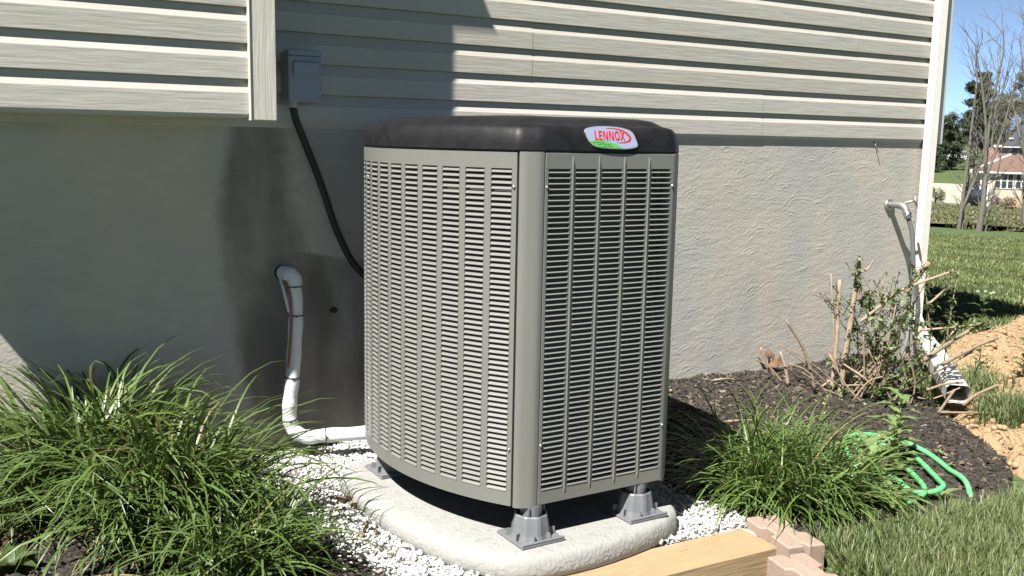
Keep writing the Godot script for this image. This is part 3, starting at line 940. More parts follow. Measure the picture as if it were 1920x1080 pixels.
func build_unit() -> void:
	var u := thing("heat_pump", "gray louvred outdoor air conditioner with black cap and red lettered badge", "air conditioner", Vector3(1.5125, 0.157, -2.53))
	var y0 := 0.157; var y1 := 1.0755
	var ytop := SLOT0 + 60 * LP
	var st := new_st()
	# --- front panel: rails, bars between the columns, pressed ribs
	var zf := -2.037
	var x0 := 1.3205; var xe := 1.732
	var cols := []
	for k in 5: cols.append([1.3285 + 0.0815 * k, 1.3285 + 0.0815 * k + 0.066])
	cuboid(st, Vector3(x0, y0, zf - 0.002), Vector3(xe, SLOT0 - 0.001, zf), 0.0008)
	cuboid(st, Vector3(x0, ytop - 0.0035, zf - 0.002), Vector3(xe, y1 - 0.003, zf), 0.0008)
	var xs := [x0]
	for c in cols: xs.append(c[0]); xs.append(c[1])
	xs.append(xe)
	for k in 6: cuboid(st, Vector3(xs[2 * k], SLOT0 - 0.0009, zf - 0.002), Vector3(xs[2 * k + 1], ytop - 0.0036, zf - 0.00003))
	cuboid(st, Vector3(x0, y0, zf - 0.03), Vector3(x0 + 0.0015, y1 - 0.003, zf - 0.0021))
	cuboid(st, Vector3(xe - 0.0015, y0, zf - 0.03), Vector3(xe, y1 - 0.003, zf - 0.0021))
	for k in range(1, 5):
		var xm: float = (cols[k - 1][1] + cols[k][0]) * 0.5
		tube(st, [Vector3(xm, SLOT0 - 0.022, zf - 0.0014), Vector3(xm, SLOT0 - 0.008, zf + 0.0004), Vector3(xm, ytop + 0.016, zf + 0.0004), Vector3(xm, ytop + 0.030, zf - 0.0014)], [0.0018, 0.0026, 0.0026, 0.0018], 8)
	var fp := obj("front_panel", st, M.cabinet, u)
	var sl := slat_mesh(0.066, 0.0062)
	for c in cols:
		for j in 60:
			inst("louver", sl, M.cabinet, fp, Transform3D(Basis.IDENTITY, Vector3((c[0] + c[1]) * 0.5, SLOT0 + j * LP, zf)))
	# --- side panels: curved
	for side in 2:
		st = new_st()
		var sl2 := new_st()
		var mir := func(p: Vector2) -> Vector2: return p if side == 0 else Vector2(MIRROR - p.x, p.y)
		var wall := func(a0: float, a1: float, ya: float, yb: float) -> void:
			var steps := maxi(1, int(ceil(absf(a1 - a0) / 2.8)))
			for q in steps:
				var p: Vector2 = mir.call(arc_pt(lerpf(a0, a1, float(q) / steps))); var r: Vector2 = mir.call(arc_pt(lerpf(a0, a1, float(q + 1) / steps)))
				var pi_: Vector2 = mir.call(arc_pt(lerpf(a0, a1, float(q) / steps), AR - 0.002)); var ri: Vector2 = mir.call(arc_pt(lerpf(a0, a1, float(q + 1) / steps), AR - 0.002))
				quad(st, Vector3(r.x, ya, r.y), Vector3(r.x, yb, r.y), Vector3(p.x, yb, p.y), Vector3(p.x, ya, p.y))
				quad(st, Vector3(pi_.x, ya, pi_.y), Vector3(pi_.x, yb, pi_.y), Vector3(ri.x, yb, ri.y), Vector3(ri.x, ya, ri.y))
				quad(st, Vector3(p.x, yb, p.y), Vector3(r.x, yb, r.y), Vector3(ri.x, yb, ri.y), Vector3(pi_.x, yb, pi_.y))
				quad(st, Vector3(p.x, ya, p.y), Vector3(pi_.x, ya, pi_.y), Vector3(ri.x, ya, ri.y), Vector3(r.x, ya, r.y))
			for e in [[a0, 1.0], [a1, -1.0]]:
				var p2: Vector2 = mir.call(arc_pt(e[0])); var p3: Vector2 = mir.call(arc_pt(e[0], AR - 0.02))
				quad(st, Vector3(p2.x, ya, p2.y), Vector3(p2.x, yb, p2.y), Vector3(p3.x, yb, p3.y), Vector3(p3.x, ya, p3.y))
		var top_a := 35.5; var end_a := -33.4
		wall.call(top_a, end_a, y0, SLOT0 - 0.001)
		wall.call(top_a, end_a, ytop - 0.0035, y1 - 0.003)
		var last := top_a
		for k in 12:
			var s0 := 34.55 - 5.57 * k; var s1 := s0 - 4.2
			wall.call(last, s0, SLOT0 - 0.0009, ytop - 0.0036)
			last = s1
			var c: Vector2 = mir.call(arc_pt((s0 + s1) * 0.5))
			var nn := deg_to_rad((s0 + s1) * 0.5)
			var nrm := Vector3(-cos(nn) * (1 if side == 0 else -1), 0, sin(nn))
			var b := Basis(Vector3.UP.cross(nrm), Vector3.UP, nrm)
			var w := AR * deg_to_rad(4.2)
			if side == 0 or k < 12:
				for j in 60: slat_mesh(w, 0.0092, sl2, Transform3D(b, Vector3(c.x, SLOT0 + j * LP, c.y) - nrm * 0.0005))
		wall.call(last, end_a, SLOT0 - 0.0009, ytop - 0.0036)
		var sp := obj("side_panel", st, M.cabinet, u)
		var lo := obj("louvers", sl2, M.cabinet, sp)
		lo.set_meta("kind", "stuff")
	# --- back panel, corner posts, base pan, coil
	st = new_st(); cuboid(st, Vector3(1.30, y0, -3.002), Vector3(MIRROR - 1.30, y1, -3.0), 0.0008); obj("back_panel", st, M.cabinet, u)
	for post in [[Vector2(1.2588, -2.0612), Vector2(1.3165, -2.0365), 0.007], [Vector2(1.7362, -2.0365), Vector2(1.7665, -2.0612), 0.003], [Vector2(1.243, -2.972), Vector2(1.299, -2.9995), 0.004], [Vector2(1.726, -2.9995), Vector2(1.782, -2.972), 0.004]]:
		st = new_st(true)
		var pl := PackedVector2Array()
		var c2 := Vector2(1.5125, -2.53)
		var dir: Vector2 = post[1] - post[0]
		var nm := Vector2(-dir.y, dir.x).normalized()
		if nm.dot(post[0] - c2) < 0: nm = -nm
		var pts := []
		for q in 9:
			var s := q / 8.0
			pts.append(post[0] + dir * s + nm * (post[2] * (1.0 - pow(2.0 * s - 1.0, 4.0)) - 0.002))
		pts.push_front(post[0] - nm * 0.022); pts.append(post[1] - nm * 0.022)
		for q in pts.size() - 1:
			var g := 0 if q > 0 and q < pts.size() - 2 else q + 2
			st.set_smooth_group(g)
			quad(st, Vector3(pts[q].x, y0 - 0.004, pts[q].y), Vector3(pts[q].x, y1 - 0.001, pts[q].y), Vector3(pts[q + 1].x, y1 - 0.001, pts[q + 1].y), Vector3(pts[q + 1].x, y0 - 0.004, pts[q + 1].y))
		st.set_smooth_group(-1)
		for yy in [y0 - 0.004, y1 - 0.001]:
			for q in range(1, pts.size() - 1): tri(st, Vector3(pts[0].x, yy, pts[0].y), Vector3(pts[q].x, yy, pts[q].y), Vector3(pts[q + 1].x, yy, pts[q + 1].y))
		obj("corner_post", st, M.cabinet, u)
	st = new_st(); prism(st, unit_outline(-0.024), y0 + 0.006, y0 + 0.012); obj("base_pan", st, M.gap, u)
	st = new_st(); prism(st, unit_outline(-0.075), y0 + 0.0125, y1 - 0.004); obj("coil", st, M.coil, u)
	# --- cap
	st = new_st(true)
	var ol := unit_outline()
	# refine the outline so that the dents show
	var fine := PackedVector2Array()
	for i in ol.size():
		for k in 4: fine.append(ol[i].lerp(ol[(i + 1) % ol.size()], k / 4.0))
	var prof := [[0.012, -0.031], [0.002, -0.0305], [0.0, -0.026], [0.001, -0.012], [0.004, 0.004], [0.009, 0.018], [0.015, 0.028], [0.021, 0.0335], [0.030, 0.0368], [0.044, 0.0400], [0.056, 0.0450], [0.068, 0.0510], [0.082, 0.0550], [0.11, 0.0590], [0.20, 0.063]]
	var cn := noise(7.0, 3, 91)
	var rings := []
	for pr in prof:
		var ring := ring_of(fine, pr[0], CH + pr[1])
		if pr[1] > -0.025:
			for i in ring.size():
				var v: Vector3 = ring[i]
				ring[i] = v + Vector3(cn.get_noise_3d(v.x, v.y, v.z), 0.6 * cn.get_noise_3d(v.z, v.x, v.y), cn.get_noise_3d(v.y + 3.0, v.z, v.x)) * 0.0018
		rings.append(ring)
	for r in rings.size() - 1:
		st.set_smooth_group(1 if r < 2 else 2)
		for i in fine.size():
			var j := (i + 1) % fine.size()
			quad(st, rings[r][j], rings[r + 1][j], rings[r + 1][i], rings[r][i])
	var last_r: Array = rings[rings.size() - 1]
	for i in last_r.size(): tri(st, last_r[i], last_r[(i + 1) % last_r.size()], Vector3(1.5125, CH + 0.064, -2.53))
	var cap := obj("cap", st, M.cap, u)
	st = new_st(); prism(st, unit_outline(-0.004), y1 - 0.0028, CH - 0.0312); obj("cap_gasket", st, M.gap, u)
	# --- badge on the cap
	var bb := Basis(Vector3.RIGHT, -0.26)
	var bo := Vector3(1.5215, CH + 0.0075, -2.0405)
	var k2 := 0.000196
	var B := func(px: float, py: float, z: float) -> Vector3: return bo + bb * Vector3((px - 730.0) * k2, (340.0 - py) * k2, z)
	var outline := [[310, 270], [318, 240], [345, 218], [430, 200], [520, 191], [620, 187], [750, 188], [860, 196], [960, 211], [1040, 232], [1085, 262], [1112, 305], [1135, 370], [1150, 425], [1145, 448], [1118, 466], [1050, 480], [960, 489], [880, 492], [700, 489], [560, 480], [470, 468], [405, 442], [360, 402], [330, 345]]
	var face := func(s2: SurfaceTool, o: Array, z: float, back: float) -> void:
		var pv := PackedVector2Array()
		for q in o: pv.append(Vector2(q[0], q[1]))
		var ix := Geometry2D.triangulate_polygon(pv)
		for t in range(0, ix.size(), 3):
			var a: Vector3 = B.call(pv[ix[t]].x, pv[ix[t]].y, z); var b3: Vector3 = B.call(pv[ix[t + 1]].x, pv[ix[t + 1]].y, z); var c3: Vector3 = B.call(pv[ix[t + 2]].x, pv[ix[t + 2]].y, z)
			if (a - c3).cross(a - b3).dot(bb.z) > 0: tri(s2, a, b3, c3)
			else: tri(s2, a, c3, b3)
		for q in o.size():
			var w: int = (q + 1) % o.size()
			quad(s2, B.call(o[w][0], o[w][1], back), B.call(o[w][0], o[w][1], z), B.call(o[q][0], o[q][1], z), B.call(o[q][0], o[q][1], back))
	st = new_st(); face.call(st, outline, 0.002, -0.012)
	var badge := obj("badge", st, mat(lin(0.62, 0.62, 0.63), 0.3, 0.6), u)
	var inner := []
	for q in outline: inner.append([730 + (q[0] - 730) * 0.955, 340 + (q[1] - 340) * 0.93])
	st = new_st(); face.call(st, inner, 0.0024, 0.0015)
	obj("badge_face", st, mat(lin(0.27, 0.32, 0.46), 0.4, 0.0), badge)
	st = new_st(); face.call(st, [[352, 392], [420, 381], [500, 379], [600, 386], [700, 402], [790, 428], [850, 456], [892, 482], [820, 484], [700, 481], [565, 473], [478, 461], [415, 436], [378, 408]], 0.0027, 0.002)
	obj("badge_field", st, mat(lin(0.10, 0.36, 0.09), 0.4), badge)
	st = new_st()
	for ln in [[[410, 412], [470, 408], [540, 412], [600, 412]], [[490, 437], [560, 428], [640, 432], [700, 436]], [[560, 460], [640, 456], [740, 464]], [[528, 425], [522, 445], [525, 472]]]:
		for q in ln.size() - 1:
			var a: Array = ln[q]; var b4: Array = ln[q + 1]
			quad(st, B.call(a[0], a[1] + 4, 0.0029), B.call(a[0], a[1] - 4, 0.0029), B.call(b4[0] - 8, b4[1] - 4, 0.0029), B.call(b4[0] - 8, b4[1] + 4, 0.0029))
	obj("badge_script", st, mat(lin(0.02, 0.08, 0.02), 0.5), badge)
	var sw := [[640, 217, 2], [740, 214, 5], [830, 222, 8], [910, 243, 11], [975, 275, 14], [1020, 315, 17], [1035, 345, 18], [1020, 372, 16], [980, 392, 12], [920, 404, 8], [850, 408, 5], [790, 403, 2]]
	st = new_st()
	for q in sw.size() - 1:
		var pq := []
		for w in [q, q + 1]:
			var p0: Array = sw[maxi(w - 1, 0)]; var p1: Array = sw[mini(w + 1, sw.size() - 1)]
			var t := Vector2(p1[0] - p0[0], p1[1] - p0[1]).normalized()
			var nr := Vector2(-t.y, t.x) * float(sw[w][2])
			pq.append(B.call(sw[w][0] + nr.x, sw[w][1] + nr.y, 0.0029)); pq.append(B.call(sw[w][0] - nr.x, sw[w][1] - nr.y, 0.0029))
		quad(st, pq[0], pq[1], pq[3], pq[2])
	var red := mat(lin(0.52, 0.02, 0.035), 0.4)
	obj("badge_swoosh", st, red, badge)
	var tmesh := TextMesh.new()
	tmesh.text = "LENNOX"
	var fnt := SystemFont.new()
	fnt.font_names = PackedStringArray(["Droid Sans"])
	fnt.font_weight = 700
	tmesh.font = fnt
	tmesh.font_size = 64
	tmesh.pixel_size = 0.0005
	tmesh.depth = 0.002
	var sz := tmesh.get_aabb().size
	var sc := Vector3(490.0 * k2 / maxf(sz.x, 0.001), 124.0 * k2 / 0.0232, 0.35)
	var l := MeshInstance3D.new()
	l.name = "lettering"; l.mesh = tmesh; l.material_override = red
	var ctr2 := tmesh.get_aabb().get_center()
	l.transform = Transform3D(bb * Basis.from_scale(sc), B.call(698, 312, 0.0031) - gpos(badge) - bb * (ctr2 * sc))
	badge.add_child(l)
	# --- screws
	for s in [[1.3245, CH - 0.118], [1.7285, CH - 0.117], [1.3245, CH - 0.786], [1.7285, CH - 0.786]]:
		st = new_st(true); sphere(st, Vector3(s[0], s[1], zf + 0.001), Vector3(0.0045, 0.0045, 0.004)); obj("screw", st, M.steel, u)
	for yy in [CH - 0.118, CH - 0.795]:
		for a in [35.0, -12.0]:
			var p := arc_pt(a, AR + 0.001)
			st = new_st(true); sphere(st, Vector3(p.x, yy, p.y), Vector3(0.004, 0.0045, 0.0045)); obj("screw", st, M.steel, u)
# ------------------------------------------------------------------ things on the wall
func V(x: float, yc: float, z: float) -> Vector3:
	return Vector3(x, yc + CH, z)

func build_wall_fittings() -> void:
	var st: SurfaceTool
	# disconnect box
	var t := thing("disconnect_box", "blue gray electrical disconnect box on the siding beside the bay", "electrical box", V(1.083, 0.108, -3.2))
	st = new_st(); cuboid(st, V(1.030, 0.110, -3.236), V(1.135, 0.268, -3.140), 0.003); obj("body", st, M.box, t)
	st = new_st(); cuboid(st, V(1.0265, 0.107, -3.1398), V(1.1385, 0.255, -3.130), 0.003); obj("cover", st, M.box, t)
	st = new_st(); cuboid(st, V(1.0255, 0.2555, -3.17), V(1.1395, 0.274, -3.127), 0.003); obj("hood", st, M.box, t)
	st = new_st(); cuboid(st, V(1.040, 0.190, -3.1301), V(1.131, 0.237, -3.119), 0.008); obj("raised_panel", st, M.box, t)
	st = new_st(); tube(st, [V(1.048, 0.108, -3.155), V(1.0485, 0.088, -3.155)], [0.0155, 0.0145], 14); obj("connector", st, M.box_connector, t)
	# conduit
	st = new_st(true)
	tube(st, spline([V(1.0485, 0.09, -3.155), V(1.058, 0.05, -3.157), V(1.088, -0.015, -3.17), V(1.135, -0.118, -3.185), V(1.170, -0.21, -3.19), V(1.212, -0.335, -3.185), V(1.275, -0.46, -3.16), V(1.37, -0.53, -3.10), V(1.5, -0.55, -3.02)]), [0.0125], 10)
	var c := obj("electrical_conduit", st, M.conduit)
	tag(c, "black flexible conduit sweeping from the electrical box down behind the unit", "conduit")
	# insulated pipe
	t = thing("insulated_pipe", "white foam insulated pipe bent down the foundation wall to the unit", "pipe", V(1.04, -1.0, -3.17))
	st = new_st(true)
	var path := spline([V(1.028, -0.468, -3.225), V(1.034, -0.468, -3.185), V(1.046, -0.482, -3.165), V(1.047, -0.535, -3.16), V(1.047, -0.62, -3.155), V(1.039, -0.72, -3.152), V(1.030, -0.82, -3.15), V(1.020, -0.90, -3.148), V(1.018, -0.96, -3.148), V(1.030, -1.005, -3.14), V(1.070, -1.028, -3.12), V(1.13, -1.026, -3.10), V(1.25, -1.02, -3.05), V(1.45, -1.005, -2.98)], 7)
	var rad := []
	for i in path.size(): rad.append(0.0245 + 0.0012 * sin(i * 0.9) + (0.002 if i > 5 and i < 15 else 0.0))
	tube(st, path, rad, 16)
	obj("insulation", st, M.insul, t)
	for k in [18, 27, 42, 57, 77]:
		var p: Vector3 = path[k]; var d: Vector3 = (path[k + 1] - path[k - 1]).normalized()
		st = new_st(true); tube(st, [p - d * 0.0018, p + d * 0.0018], [0.0268, 0.0268], 16); obj("zip_tie", st, M.tie, t)
		st = new_st(); box(st, p + Vector3(-0.006, 0, 0.0255), Vector3(0.006, 0.005, 0.005)); obj("tie_head", st, M.tie, t)
	st = new_st(true)
	tube(st, spline([V(1.022, -0.475, -3.215), V(1.020, -0.50, -3.16), V(1.0245, -0.56, -3.137), V(1.0225, -0.66, -3.135), V(1.012, -0.78, -3.135)]), [0.0045], 7)
	obj("control_wire", st, M.copper, t)
	st = new_st(true); tube(st, spline([V(1.014, -0.478, -3.22), V(1.010, -0.52, -3.165), V(1.019, -0.59, -3.14)]), [0.0055], 7); obj("bare_tube", st, M.insul, t)
	st = new_st(true); sphere(st, V(1.026, -0.468, FZ), Vector3(0.027, 0.027, 0.006), 14, 8); obj("sealant", st, M.gap, t)
	# small dark hole and nail in the wall
	st = new_st(true); sphere(st, V(1.211, -0.614, FZ), Vector3(0.016, 0.012, 0.004), 12, 6)
	tag(obj("wall_hole", st, M.gap), "small dark hole in the damp foundation between pipe and unit", "hole")
	st = new_st(true); tube(st, [V(4.02, 0.022, FZ), V(4.035, -0.03, FZ + 0.02)], [0.003, 0.002], 6)
	tag(obj("bent_nail", st, M.zinc), "dark nail sticking out just under the siding above the tap", "nail")
	# outdoor tap with hose
	t = thing("outdoor_tap", "weathered brass tap on the foundation near the downspout", "tap", V(4.18, -0.30, FZ))
	st = new_st(true)
	tube(st, [V(4.165, -0.293, FZ), V(4.165, -0.293, FZ + 0.012)], [0.033, 0.030], 14)
	tube(st, spline([V(4.165, -0.293, FZ), V(4.165, -0.290, FZ + 0.06), V(4.165, -0.300, FZ + 0.095), V(4.166, -0.335, FZ + 0.115)]), [0.017, 0.017, 0.016, 0.018], 10)
	obj("body", st, M.zinc, t)
	st = new_st(true); tube(st, [V(4.165, -0.29, FZ + 0.06), V(4.20, -0.272, FZ + 0.10), V(4.21, -0.268, FZ + 0.115)], [0.008, 0.007, 0.007], 8); obj("stem", st, M.brass, t)
	st = new_st(true)
	var hc := V(4.213, -0.267, FZ + 0.12)
	var hb := Basis(Vector3.UP, 0.7) * Basis(Vector3.RIGHT, -0.3)
	var ringp := []
	for k in 25: ringp.append(hc + hb * Vector3(cos(TAU * k / 24) * 0.028, sin(TAU * k / 24) * 0.028, 0) * (1.0 + 0.08 * cos(TAU * k / 24 * 6)))
	tube(st, ringp, [0.0045], 6, false)
	for k in 3: tube(st, [hc + hb * Vector3(cos(PI * k / 3) * 0.027, sin(PI * k / 3) * 0.027, 0), hc - hb * Vector3(cos(PI * k / 3) * 0.027, sin(PI * k / 3) * 0.027, 0)], [0.004], 5, false)
	obj("handle", st, M.brass, t)
	st = new_st(true); tube(st, [V(4.166, -0.325, FZ + 0.112), V(4.168, -0.355, FZ + 0.122)], [0.020, 0.019], 12); obj("coupling", st, M.steel, t)
	st = new_st(true)
	tube(st, spline([V(4.168, -0.35, FZ + 0.12), V(4.185, -0.42, FZ + 0.135), V(4.20, -0.52, FZ + 0.14), V(4.215, -0.65, FZ + 0.14), V(4.20, -0.80, FZ + 0.16), V(4.10, -0.93, FZ + 0.22), V(3.95, -1.02, FZ + 0.3), V(3.75, -1.05, FZ + 0.42)]), [0.0115], 10)
	tag(obj("gray_hose", st, M.gray_hose), "gray hose hanging from the tap into the cut shrub", "hose")
	# downspout at the corner
	t = thing("downspout", "white ribbed downspout at the right corner of the house", "downspout", Vector3(4.43, 0.2, -3.16))
	var plan := PackedVector2Array([Vector2(4.380, -3.2205), Vector2(4.3945, -3.189), Vector2(4.397, -3.187)])
	for k in 5:
		var x := 4.3995 + 0.0085 * k
		plan.append_array(PackedVector2Array([Vector2(x, -3.1865), Vector2(x + 0.0026, -3.189), Vector2(x + 0.0053, -3.189), Vector2(x + 0.0078, -3.1865)]))
	plan.append_array(PackedVector2Array([Vector2(4.4445, -3.187), Vector2(4.4470, -3.190), Vector2(4.4470, -3.2205)]))
	st = new_st(); prism(st, plan, 0.20, 2.9); obj("pipe", st, M.white, t)
	# elbow and the extension that lies across the bed
	t = thing("downspout_extension", "white downspout extension slanting from the wall corner onto the dirt", "downspout extension", Vector3(3.9, 0.05, -2.6))
	var run := [Vector3(4.412, 0.24, -3.205), Vector3(4.405, 0.16, -3.17), Vector3(4.35, 0.105, -3.08), Vector3(4.20, 0.095, -2.93), Vector3(3.70, 0.068, -2.45)]
	st = new_st()
	var rings := []
	for i in run.size():
		var d: Vector3 = (run[mini(i + 1, run.size() - 1)] - run[maxi(i - 1, 0)]).normalized()
		var r := d.cross(Vector3.UP)
		if r.length() < 0.35: r = Vector3(0.72, 0, -0.69)
		r = r.normalized()
		var up := r.cross(d).normalized()
		var w: float = [0.026, 0.034, 0.043, 0.047, 0.047][i]; var hh: float = [0.016, 0.024, 0.034, 0.040, 0.040][i]
		var ring := []
		for q in [[-1, -0.7], [-0.75, -1], [0.75, -1], [1, -0.7], [1, 0.7], [0.75, 1], [-0.75, 1], [-1, 0.7]]: ring.append(run[i] + r * w * q[0] + up * hh * q[1])
		rings.append(ring)
	for i in run.size() - 1:
		for k in 8:
			var l := (k + 1) % 8
			quad(st, rings[i][k], rings[i + 1][k], rings[i + 1][l], rings[i][l])
	obj("tube", st, M.white, t)

# ------------------------------------------------------------------ loose ground material
func build_gravel_and_mulch() -> void:
	rng.seed = 501
	# white pebbles
	var meshes := [pebble_mesh(1), pebble_mesh(2), pebble_mesh(3)]
	var xs := [[], [], []]; var cs := [[], [], []]
	var padp := PackedVector2Array()
	for p in PAD: padp.append(Vector2(p[0], p[1]))
	var n := 0
	while n < 27000:
		var x := rng.randf_range(0.78, 2.03); var z := rng.randf_range(-3.225, -1.955)
		n += 1
		var le := 0.93 + 0.05 * sin(z * 5.0) + 0.03 * bn.get_noise_2d(x * 0.4, z)
		if x < le - 0.05 - 0.08 * rng.randf(): continue
		if bed_mask(x, z) > 0.06 * rng.randf(): continue
		if z > -1.97 and x < 1.98: continue
		var q := Vector2(x, z)
		if Geometry2D.is_point_in_polygon(q, padp) and q.distance_to(Vector2(clampf(x, 1.10, 1.80), clampf(z, -2.95, -2.0))) < 0.01: continue
		var s := rng.randf_range(0.003, 0.0068)
		if rng.randf() < 0.10: s *= 1.6
		var v := rng.randi() % 3
		xs[v].append(Transform3D(rand_basis(s, 0.6), Vector3(x, rng.randf_range(-0.008, 0.007) + 0.004 * bn.get_noise_2d(x, z), z)))
		var g := rng.randf_range(0.46, 0.70)
		if rng.randf() < 0.08: g *= 0.6
		cs[v].append(Color(g, g * 0.99, g * rng.randf_range(0.94, 0.985)))
	for v in 3:
		var o := scatter("white_gravel", meshes[v], M.pebble, xs[v], cs[v])
		tag(o, ["fine white gravel stones covering the bed round the pad", "slightly flatter white gravel stones mixed through the bed", "rounder white gravel stones mixed through the bed"][v], "gravel", "", "stuff")
	# mulch chips
	var cm := [chip_mesh(5), chip_mesh(6), chip_mesh(7)]
	xs = [[], [], []]; cs = [[], [], []]
	for i in 13000:
		var x := rng.randf_range(1.92, 4.2); var z := rng.randf_range(-3.225, -1.7)
		if bed_mask(x, z) < 0.0: continue
		var v := rng.randi() % 3
		var s := rng.randf_range(0.008, 0.024)
		if rng.randf() < 0.03: s *= 1.8
		xs[v].append(Transform3D(rand_basis(s, 0.5), Vector3(x, bed_h(x, z) + 0.002, z)))
		cs[v].append(chip_color(x, z))
	for v in 3:
		var o := scatter("mulch", cm[v], M.inst, xs[v], cs[v])
		tag(o, ["dark shredded bark mulch covering the bed by the wall", "coarser dark bark pieces lying in the same bed", "thin dark bark slivers lying in the same bed"][v], "mulch", "", "stuff")
	xs = [[], [], []]; cs = [[], [], []]
	for i in 5000:
		var x := rng.randf_range(-0.6, 0.93); var z := rng.randf_range(-3.2, -1.6)
		var v := rng.randi() % 3
		xs[v].append(Transform3D(rand_basis(rng.randf_range(0.007, 0.022), 0.5), Vector3(x, 0.008 + 0.018 * bn.get_noise_2d(x + 9.0, z), z)))
		cs[v].append(chip_color(x + 20.0, z))
	for v in 3:
		var o := scatter("bark_litter", cm[v], M.inst, xs[v], cs[v])
		tag(o, ["dark bark litter under the left grasses", "coarser bark litter under the left grasses", "thin bark slivers under the left grasses"][v], "bark litter", "", "stuff")
	# crumbs of dirt
	var xd := []; var cd := []
	for i in 9000:
		var x := rng.randf_range(3.2, 7.2); var z := rng.randf_range(-3.95, -1.5)
		if dirt_mask(x, z) < -0.04: continue
		var s := 0.004 + 0.013 * pow(rng.randf(), 3.0)
		if rng.randf() < 0.02: s *= 2.4
		xd.append(Transform3D(rand_basis(s, 0.6), Vector3(x, dirt_h(x, z) + s * 0.3, z)))
		var g := rng.randf_range(0.75, 1.15)
		cd.append(Color(0.33 * g, 0.225 * g, 0.125 * g))
	tag(scatter("dirt_crumbs", meshes[0], M.inst, xd, cd), "tan crumbs and clods scattered over the bare dirt", "dirt clods", "", "stuff")
	# bark scraps on the gravel by the pad, a curled dead leaf and pale sticks by the wall
	var spots := [[Vector3(1.025, 0.012, -2.655), 0.05, "dark bark scrap on the white gravel beside the pad"], [Vector3(0.99, 0.010, -2.40), 0.03, "smaller dark bark scrap on the gravel near the grass tips"]]
	for s in spots:
		var t := thing("bark_scrap", s[2], "bark scrap", s[0])
		for k in 4:
			inst("sliver", cm[k % 3], M.bark, t, Transform3D(rand_basis(s[1] * rng.randf_range(0.5, 1.0), 0.5), s[0] + Vector3(rng.randfn() * 0.02, 0.004 * k, rng.randfn() * 0.02)))
	var xl := []; var cl := []
	for k in 90:
		var x := 0.93 + absf(rng.randfn()) * 0.10 if k % 3 else rng.randf_range(1.0, 2.0); var z := rng.randf_range(-3.18, -2.0)
		if Geometry2D.is_point_in_polygon(Vector2(x, z), padp): continue
		xl.append(Transform3D(rand_basis(rng.randf_range(0.006, 0.018), 0.4), Vector3(x, 0.012, z)))
		cl.append(Color(0.05, 0.042, 0.03).lerp(Color(0.20, 0.15, 0.09), rng.randf()))
	tag(scatter("gravel_litter", cm[1], M.inst, xl, cl), "dark bits of bark and dry leaf strewn on the white gravel", "plant litter", "", "stuff")
	var st := new_st(true)
	for k in 5:
		leaf_shape(st, Vector3(3.335, 0.085, -3.17) + Vector3(rng.randfn() * 0.012, 0, rng.randfn() * 0.01), Vector3(rng.randfn(), 0.5 + rng.randf(), rng.randfn() * 0.5).normalized(), Vector3(rng.randfn(), rng.randfn(), 1).normalized(), rng.randf_range(0.06, 0.11), 0.05, 3)
	tag(obj("dead_leaf", st, M.dead_leaf), "curled reddish brown dead leaf against the foundation on the mulch", "dead leaf")
	var sticks := [[Vector3(2.62, 0.055, -2.72), Vector3(2.76, 0.05, -2.66), "pale curved stick lying on the mulch in mid bed"], [Vector3(2.93, 0.085, -3.12), Vector3(3.03, 0.075, -3.09), "short pale stick on the mulch against the wall"], [Vector3(2.62, 0.045, -2.55), Vector3(2.69, 0.045, -2.54), "pale chip of wood on the mulch near the grass"]]
	for s in sticks:
		st = new_st(true)
		var a: Vector3 = s[0]; var b: Vector3 = s[1]
		a.y = bed_h(a.x, a.z) + 0.008; b.y = bed_h(b.x, b.z) + 0.008
		tube(st, spline([a, (a + b) * 0.5 + Vector3(0.005, 0.008, 0.012), b]), [0.0035, 0.0045, 0.005, 0.005, 0.0045, 0.003], 6)
		tag(obj("stick", st, M.bark_pale), s[2], "stick")

func chip_color(x: float, z: float) -> Color:
	var k := bn.get_noise_2d(x * 0.4, z * 0.4)
	var g := rng.randf()
	var c := Color(0.014, 0.012, 0.010).lerp(Color(0.075, 0.058, 0.044), g * g)
	if rng.randf() < 0.10 + 0.25 * maxf(0.0, k): c = Color(0.15, 0.115, 0.085) * rng.randf_range(0.6, 1.2)
	if rng.randf() < 0.012: c = Color(0.34, 0.26, 0.17)
	return c

